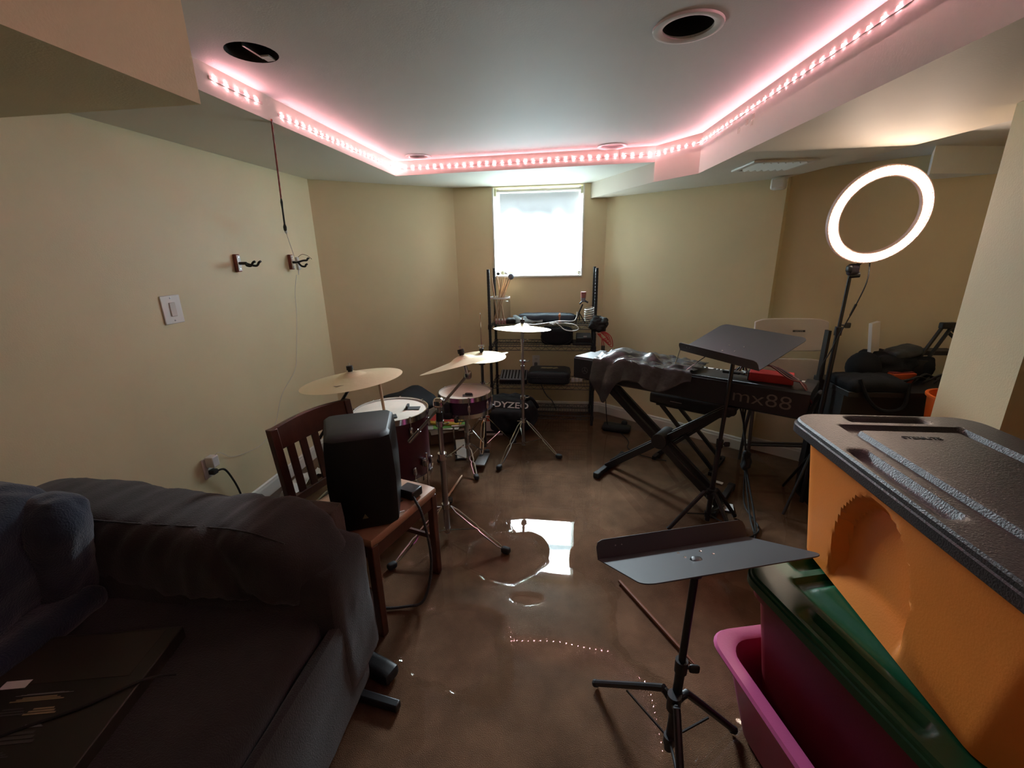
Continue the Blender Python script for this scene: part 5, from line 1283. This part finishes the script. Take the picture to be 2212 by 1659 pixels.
# ================================================================= desk and clutter in the alcove
dk = thing('desk', 'black desk in the right alcove covered with dark clutter', 'desk', (1.85, 2.6, 0))
MB().span((1.47, 2.36, 0.74), (2.22, 2.70, 0.77)).build('desk_top', BLACKP, dk, bevel=0.003)
for x in (1.485, 2.205): MB().span((x - 0.012, 2.40, 0.0), (x + 0.012, 2.69, 0.74)).build('side_panel', BLACKP, dk)
MB().span((1.50, 2.42, 0.30), (2.19, 2.44, 0.74)).build('modesty_panel', BLACKP, dk)
# (clutter laid out round the desk, then set down on it)
ALC0 = set(o.name for o in bpy.data.objects)
bgk = thing('equipment_bag', 'black padded equipment bag on the near end of the alcove desk', 'bag', (1.75, 2.78, 0.73))
MB().puffy((1.765, 2.74, 0.757), (0.28, 0.24, 0.07), 0.035, 0.012, 8, n=14, seed=71).build('bag_body', BLACKF, bgk, smooth=60)
MB().tube(spline([(1.66, 2.63, 0.80), (1.70, 2.6, 0.70), (1.78, 2.6, 0.64), (1.88, 2.61, 0.66), (1.9, 2.64, 0.78)], 6), 0.010, n=8).build('bag_handle', BLACKF, bgk)
MB().cyl((1.85, 2.605, 0.60), (1.96, 2.605, 0.57), 0.003, n=6).build('metal_pull', CHROME, label='thin bright metal pull on the front of the alcove desk', cat='handle')
MB().span((1.595, 2.86, 0.0), (1.610, 2.90, 1.01)).build('upright_board', BLACKP, label='narrow black upright edge beside the folded chair', cat='board')
hp = thing('round_speaker', 'black round dome speaker on the alcove desk', 'speaker', (1.82, 2.88, 0.73))
MB().ball((1.82, 2.88, 0.80), 0.085, (1, 0.9, 1.05), n=22).build('dome', BLACKF, hp)
MB().cyl((1.82, 2.88, 0.73), (1.82, 2.88, 0.76), 0.055, n=20).build('dome_base', BLACKP, hp)
wr = thing('white_router', 'tall white slab standing tilted on the alcove desk', 'box', (1.89, 2.94, 0.73), 0.35)
MB().box((0, 0, 0.17), (0.055, 0.022, 0.30), Matrix.Rotation(-0.2, 3, 'Y')).build('slab', WHITEP, wr, local=True, bevel=0.002)
MB().box((0.028, 0.0, 0.17), (0.004, 0.018, 0.28), Matrix.Rotation(-0.2, 3, 'Y')).build('edge_strip', WHITEP, wr, local=True)
ob = thing('orange_box', 'small orange-red box on the alcove desk among cables', 'box', (1.98, 2.84, 0.73), 0.2)
MB().box((0, 0, 0.028), (0.13, 0.09, 0.055)).build('carton', mat('orange_red_card', (0.55, 0.09, 0.03), 0.5), ob, local=True, bevel=0.002)
MB().box((0, 0, 0.058), (0.12, 0.07, 0.006)).build('box_top', mat('dark_maroon_card', (0.2, 0.03, 0.03), 0.5), ob, local=True)
for k in range(6):
    x0 = 1.92 + 0.05 * k
    MB().tube(spline([(x0, 2.78, 0.74), (x0 + 0.05, 2.74 + 0.02 * (k % 3), 0.77 + 0.01 * k), (x0 + 0.12, 2.80, 0.76), (x0 + 0.16, 2.88, 0.745)], 6), 0.006, n=6).build('desk_cable', BLACKR, label='black cable tangled on the alcove desk', cat='cable', group='cables on the alcove desk')
MB().puffy((2.02, 2.94, 0.80), (0.30, 0.20, 0.14), 0.05, 0.04, 7, n=16, seed=75).build('dark_jacket', BLACKF, smooth=60, label='heap of dark clothing at the back of the alcove desk', cat='clothes')
MB().puffy((2.02, 2.90, 0.885), (0.16, 0.10, 0.06), 0.02, 0.008, 10, n=10, M=(rotz(0.2) @ Matrix.Rotation(-0.2, 4, 'Y')).to_3x3()).build('blue_pouch', mat('slate_blue_nylon', (0.035, 0.045, 0.055), 0.5), smooth=60, label='slate blue pouch lying on the dark heap in the alcove', cat='pouch')
MB().bar((1.93, 2.86, 0.845), (2.01, 2.88, 0.875), 0.012, 0.02).build('white_strip', WHITEP, label='short white strip sticking out of the dark heap', cat='strip')
MB().span((2.06, 2.93, 0.86), (2.33, 3.02, 0.885)).build('flat_device', BLACKP, bevel=0.004, label='flat black device at the back of the alcove desk', cat='electronic device')
ba_ = thing('microphone_arm', 'black folding microphone boom arm rising from the alcove desk', 'microphone arm', (2.08, 2.88, 0.73))
for dx in (0.0, 0.045):
    MB().bar((2.08 + dx, 2.88, 0.82), (2.20 + dx, 2.92, 1.02), 0.014, 0.014).build('lower_arm', BLACKM, ba_, bevel=0.002)
MB().bar((2.19, 2.92, 1.03), (2.27, 2.93, 1.03), 0.03, 0.035).build('elbow', BLACKM, ba_, bevel=0.006)
for dz in (0.0, 0.03): MB().bar((2.24, 2.92, 1.02 - dz), (2.40, 2.95, 0.90 - dz), 0.014, 0.014).build('upper_arm', BLACKM, ba_, bevel=0.002)
MB().puffy((2.10, 2.88, 0.79), (0.09, 0.06, 0.12), 0.015, n=6).build('desk_clamp', BLACKM, ba_)
wbx = thing('white_tub', 'white plastic tub on the alcove desk behind the pillar', 'tub', (2.32, 2.82, 0.73))
MB().loft([[Vector((2.32 + x, 2.82 + y, 0.731)) for x, y in rrect(0.13, 0.11, 0.02)], [Vector((2.32 + x, 2.82 + y, 0.80)) for x, y in rrect(0.16, 0.13, 0.02)], [Vector((2.32 + x, 2.82 + y, 0.80)) for x, y in rrect(0.15, 0.12, 0.02)], [Vector((2.32 + x, 2.82 + y, 0.74)) for x, y in rrect(0.12, 0.10, 0.02)]]).build('tub_wall', WHITEP, wbx)
for o in bpy.data.objects:
    if o.name not in ALC0 and o.parent is None: o.location += Vector((-0.15, -0.27, 0.04))
ORB = mat('orange_bucket_plastic', (0.62, 0.12, 0.02), 0.4)
ob2 = thing('orange_bucket', 'bright orange plastic bucket beside the alcove desk', 'bucket', (1.87, 2.175, 0.50))
T = Matrix.Translation((1.87, 2.175, 0.0))
MB().lathe([(0.0004, 0.50), (0.115, 0.50), (0.14, 0.80), (0.148, 0.80), (0.148, 0.81), (0.135, 0.81), (0.112, 0.51), (0.0004, 0.51)], T, n=36).build('bucket_wall', ORB, ob2)
stl = thing('side_stool', 'black stool under the orange bucket', 'stool', (1.87, 2.175, 0.0))
MB().cyl((1.87, 2.175, 0.46), (1.87, 2.175, 0.495), 0.15, n=28).build('stool_top', BLACKP, stl)
for k in range(4):
    a = PI / 4 + k * PI / 2
    MB().cyl((1.87 + 0.11 * math.cos(a), 2.175 + 0.11 * math.sin(a), 0.46), (1.87 + 0.16 * math.cos(a), 2.175 + 0.16 * math.sin(a), 0.0), 0.012, n=8).build('stool_leg', BLACKM, stl)

# ================================================================= stacked storage totes
def tote_body(o, M, wb, db, wt, dt, h, m_, r=0.05, rim=0.012, th=0.004, panel=None):
    rings = []
    for t in (0.0, 0.02, 0.5, 0.90, 0.91, 1.0):
        wq = wb + (wt - wb) * t + (rim * 2 if t > 0.905 else 0); dq = db + (dt - db) * t + (rim * 2 if t > 0.905 else 0)
        if t == 0.0: wq -= 0.03; dq -= 0.03
        rings.append([M @ Vector((x, y, h * t)) for x, y in rrect(wq, dq, r)])
    wi, di = wt - 2 * th, dt - 2 * th
    rings.append([M @ Vector((x, y, h)) for x, y in rrect(wi, di, r - th)])
    rings.append([M @ Vector((x, y, 0.015)) for x, y in rrect(wb - 2 * th, db - 2 * th, r - th)])
    return MB().loft(rings).build('tote_wall', m_, o, smooth=30)

ORG = mat('orange_tote_plastic', (0.85, 0.26, 0.045), 0.38, bump=0.05, bscale=200, var=0.05, vscale=5)
LIDK = mat('charcoal_lid_plastic', (0.052, 0.047, 0.05), 0.36, bump=0.25, bscale=260)
# orange tote with a grip recess pressed into its long side
ot = thing('orange_tote', 'orange storage tote with a black lid on top of the stack', 'storage tote', (0.955, 0.945, 0.61))
OM = Matrix.Translation((0.955, 0.945, 0.61))
WT, DT, WBt, DB, HT = 0.46, 0.78, 0.425, 0.66, 0.355
def otw(y, z):  # x of the left long side at local y, z incl. the arched recess
    t = z / HT; xw = -(WBt + (WT - WBt) * t) / 2
    a = (y - 0.04) / 0.125
    rec = 0.0
    if abs(a) < 1.15:
        top = 0.315 * math.sqrt(max(0.0, 1 - (a / 1.15) ** 2)) ** 0.7
        e = (top - z) / 0.03
        rec = 0.036 * min(1.0, z / 0.07) * max(0.0, min(1.0, e)) * max(0, min(1, (1.1 - abs(a)) / 0.12))
    return xw + rec
rings = []
NZ = 28
for i in range(NZ + 1):
    t = i / NZ; z = HT * t
    wq, dq = WBt + (WT - WBt) * t, DB + (DT - DB) * t
    ring = []
    base = rrect(wq, dq, 0.06, 6)
    # add points on the left straight side
    for k, (x, y) in enumerate(base):
        ring.append(Vector((x, y, z)))
        if k == 13:    # end of the upper-left corner: insert the long side points
            y0, y1 = y, base[14][1]
            for q in range(1, 64):
                yy = y0 + (y1 - y0) * q / 64
                ring.append(Vector((otw(yy, z), yy, z)))
    rings.append([OM @ p for p in ring])
MB().loft(rings).build('tote_wall', ORG, ot, smooth=30)

def lid(o, M, W, D, m_, th=0.035, groove=True, inset=0.05, nx=64, ny=90):
    """snap lid: thick rounded skirt, ribbed top with pressed channels and grip pockets"""
    out = rrect(W, D, 0.07, 8)
    rings = [[M @ Vector((x * s, y * s, z)) for x, y in out] for s, z in ((0.985, -0.004), (1.0, 0.0), (1.0, th * 0.55), (0.985, th * 0.62), (0.982, th * 0.85), (0.968, th))]
    MB().loft(rings, cap0=False, cap1=False).build('lid_skirt', m_, o, smooth=25)
    def top(u, v):
        x = (u - 0.5) * W * 0.968; y = (v - 0.5) * D * 0.968
        # pull the grid corners into the rounded outline
        r_ = 0.068; hx, hy = W * 0.484, D * 0.484
        ax, ay = abs(x), abs(y)
        if ax > hx - r_ and ay > hy - r_:
            dx, dy = ax - (hx - r_), ay - (hy - r_); L = math.hypot(dx, dy); mxx = max(dx, dy)
            if L > 1e-9: k = mxx / L; dx *= k; dy *= k
            x = math.copysign(hx - r_ + dx, x); y = math.copysign(hy - r_ + dy, y); ax, ay = abs(x), abs(y)
        z = th
        def ss(e0, e1, q): q = max(0, min(1, (q - e0) / (e1 - e0))); return q * q * (3 - 2 * q)
        d = min(hx - ax, hy - ay)               # distance from the rim
        chan = ss(0.085, 0.093, d) * (1 - ss(0.118, 0.126, d))
        z -= 0.014 * chan
        # grip pockets in the middle of each side
        gp = ss(0.012, 0.024, hx - ax) * (1 - ss(0.05, 0.062, hx - ax)) * (1 - ss(0.13, 0.16, ay))
        gp2 = ss(0.012, 0.024, hy - ay) * (1 - ss(0.05, 0.062, hy - ay)) * (1 - ss(0.09, 0.115, ax))
        z -= 0.020 * max(gp, gp2)
        return M @ Vector((x, y, z))
    MB().grid(top, nx, ny).build('lid_top', m_, o, smooth=50)
LM = Matrix.Translation((0.955, 0.968, 0.96))
ld = ot
lid(ld, LM, 0.515, 0.845, LIDK, 0.04)
text_part('moulded_lettering', 'STERILITE', mat('dark_moulding', (0.02, 0.02, 0.02), 0.5), ld, Matrix.Translation((0.0, 0.26, 0.3905)) @ rotz(-0.03), 0.022, ext=0.0012)

# red tote with green lid, turned a little, standing in the pink tub
GA = math.radians(16)
GREEN = mat('green_lid_plastic', (0.012, 0.10, 0.045), 0.35, bump=0.04, bscale=200)
REDT = mat('red_tote_plastic', (0.165, 0.010, 0.018), 0.42, bump=0.04, bscale=200)
GC = Vector((0.86, 0.90, 0.0))
gm = Matrix.Translation(GC + UP * 0.565) @ rotz(GA)
rt = thing('red_tote', 'dark red storage tote with a green lid standing in the pink tub', 'storage tote', tuple(GC + UP * 0.17))
lid(rt, gm, 0.50, 0.70, GREEN, 0.04, nx=48, ny=66)
tote_body(rt, Matrix.Translation(GC + UP * 0.17) @ rotz(GA), 0.36, 0.56, 0.44, 0.64, 0.39, REDT)
PINK = mat('pink_tub_plastic', (0.50, 0.09, 0.24), 0.4, bump=0.04, bscale=200)
pt_ = thing('pink_tub', 'bright pink open plastic tub at the bottom of the tote stack', 'tub', tuple(GC))
PMx = Matrix.Translation(GC + Vector((-0.012, 0.0, 0.002))) @ rotz(GA - 0.03)
rings = []
for s, z in ((-0.06, 0.0), (-0.05, 0.01), (0.0, 0.27), (0.0, 0.28), (0.03, 0.285), (0.034, 0.295), (0.028, 0.304), (0.0, 0.302), (-0.012, 0.296), (-0.014, 0.28), (-0.06, 0.02)):
    rings.append([PMx @ Vector((x, y, z)) for x, y in rrect(0.52 + s * 2, 0.70 + s * 2, 0.07, 6)])
MB().loft(rings).build('tub_wall', PINK, pt_, smooth=40)
MB().box(PMx @ Vector((-0.05, 0.352, 0.270)), (0.03, 0.004, 0.008), rotz(GA).to_3x3()).build('handle_slot', REDT, pt_)
rbf = thing('ribbed_disc', 'small white ribbed round disc on the floor behind the pink tub', 'disc', (0.70, 1.345, 0.0))
for k in range(11):
    a = -1.3 + 2.6 * k / 10
    MB().bar((0.70, 1.345, 0.02), (0.70 + 0.055 * math.sin(a), 1.345 - 0.008, 0.02 + 0.055 * math.cos(a)), 0.0045, 0.004, (0, 1, 0)).build('rib', WHITEP, rbf)
MB().cyl((0.70, 1.352, 0.02), (0.70, 1.358, 0.02), 0.058, n=24).build('disc_back', mat('grey_back', (0.3, 0.28, 0.26), 0.6), rbf)
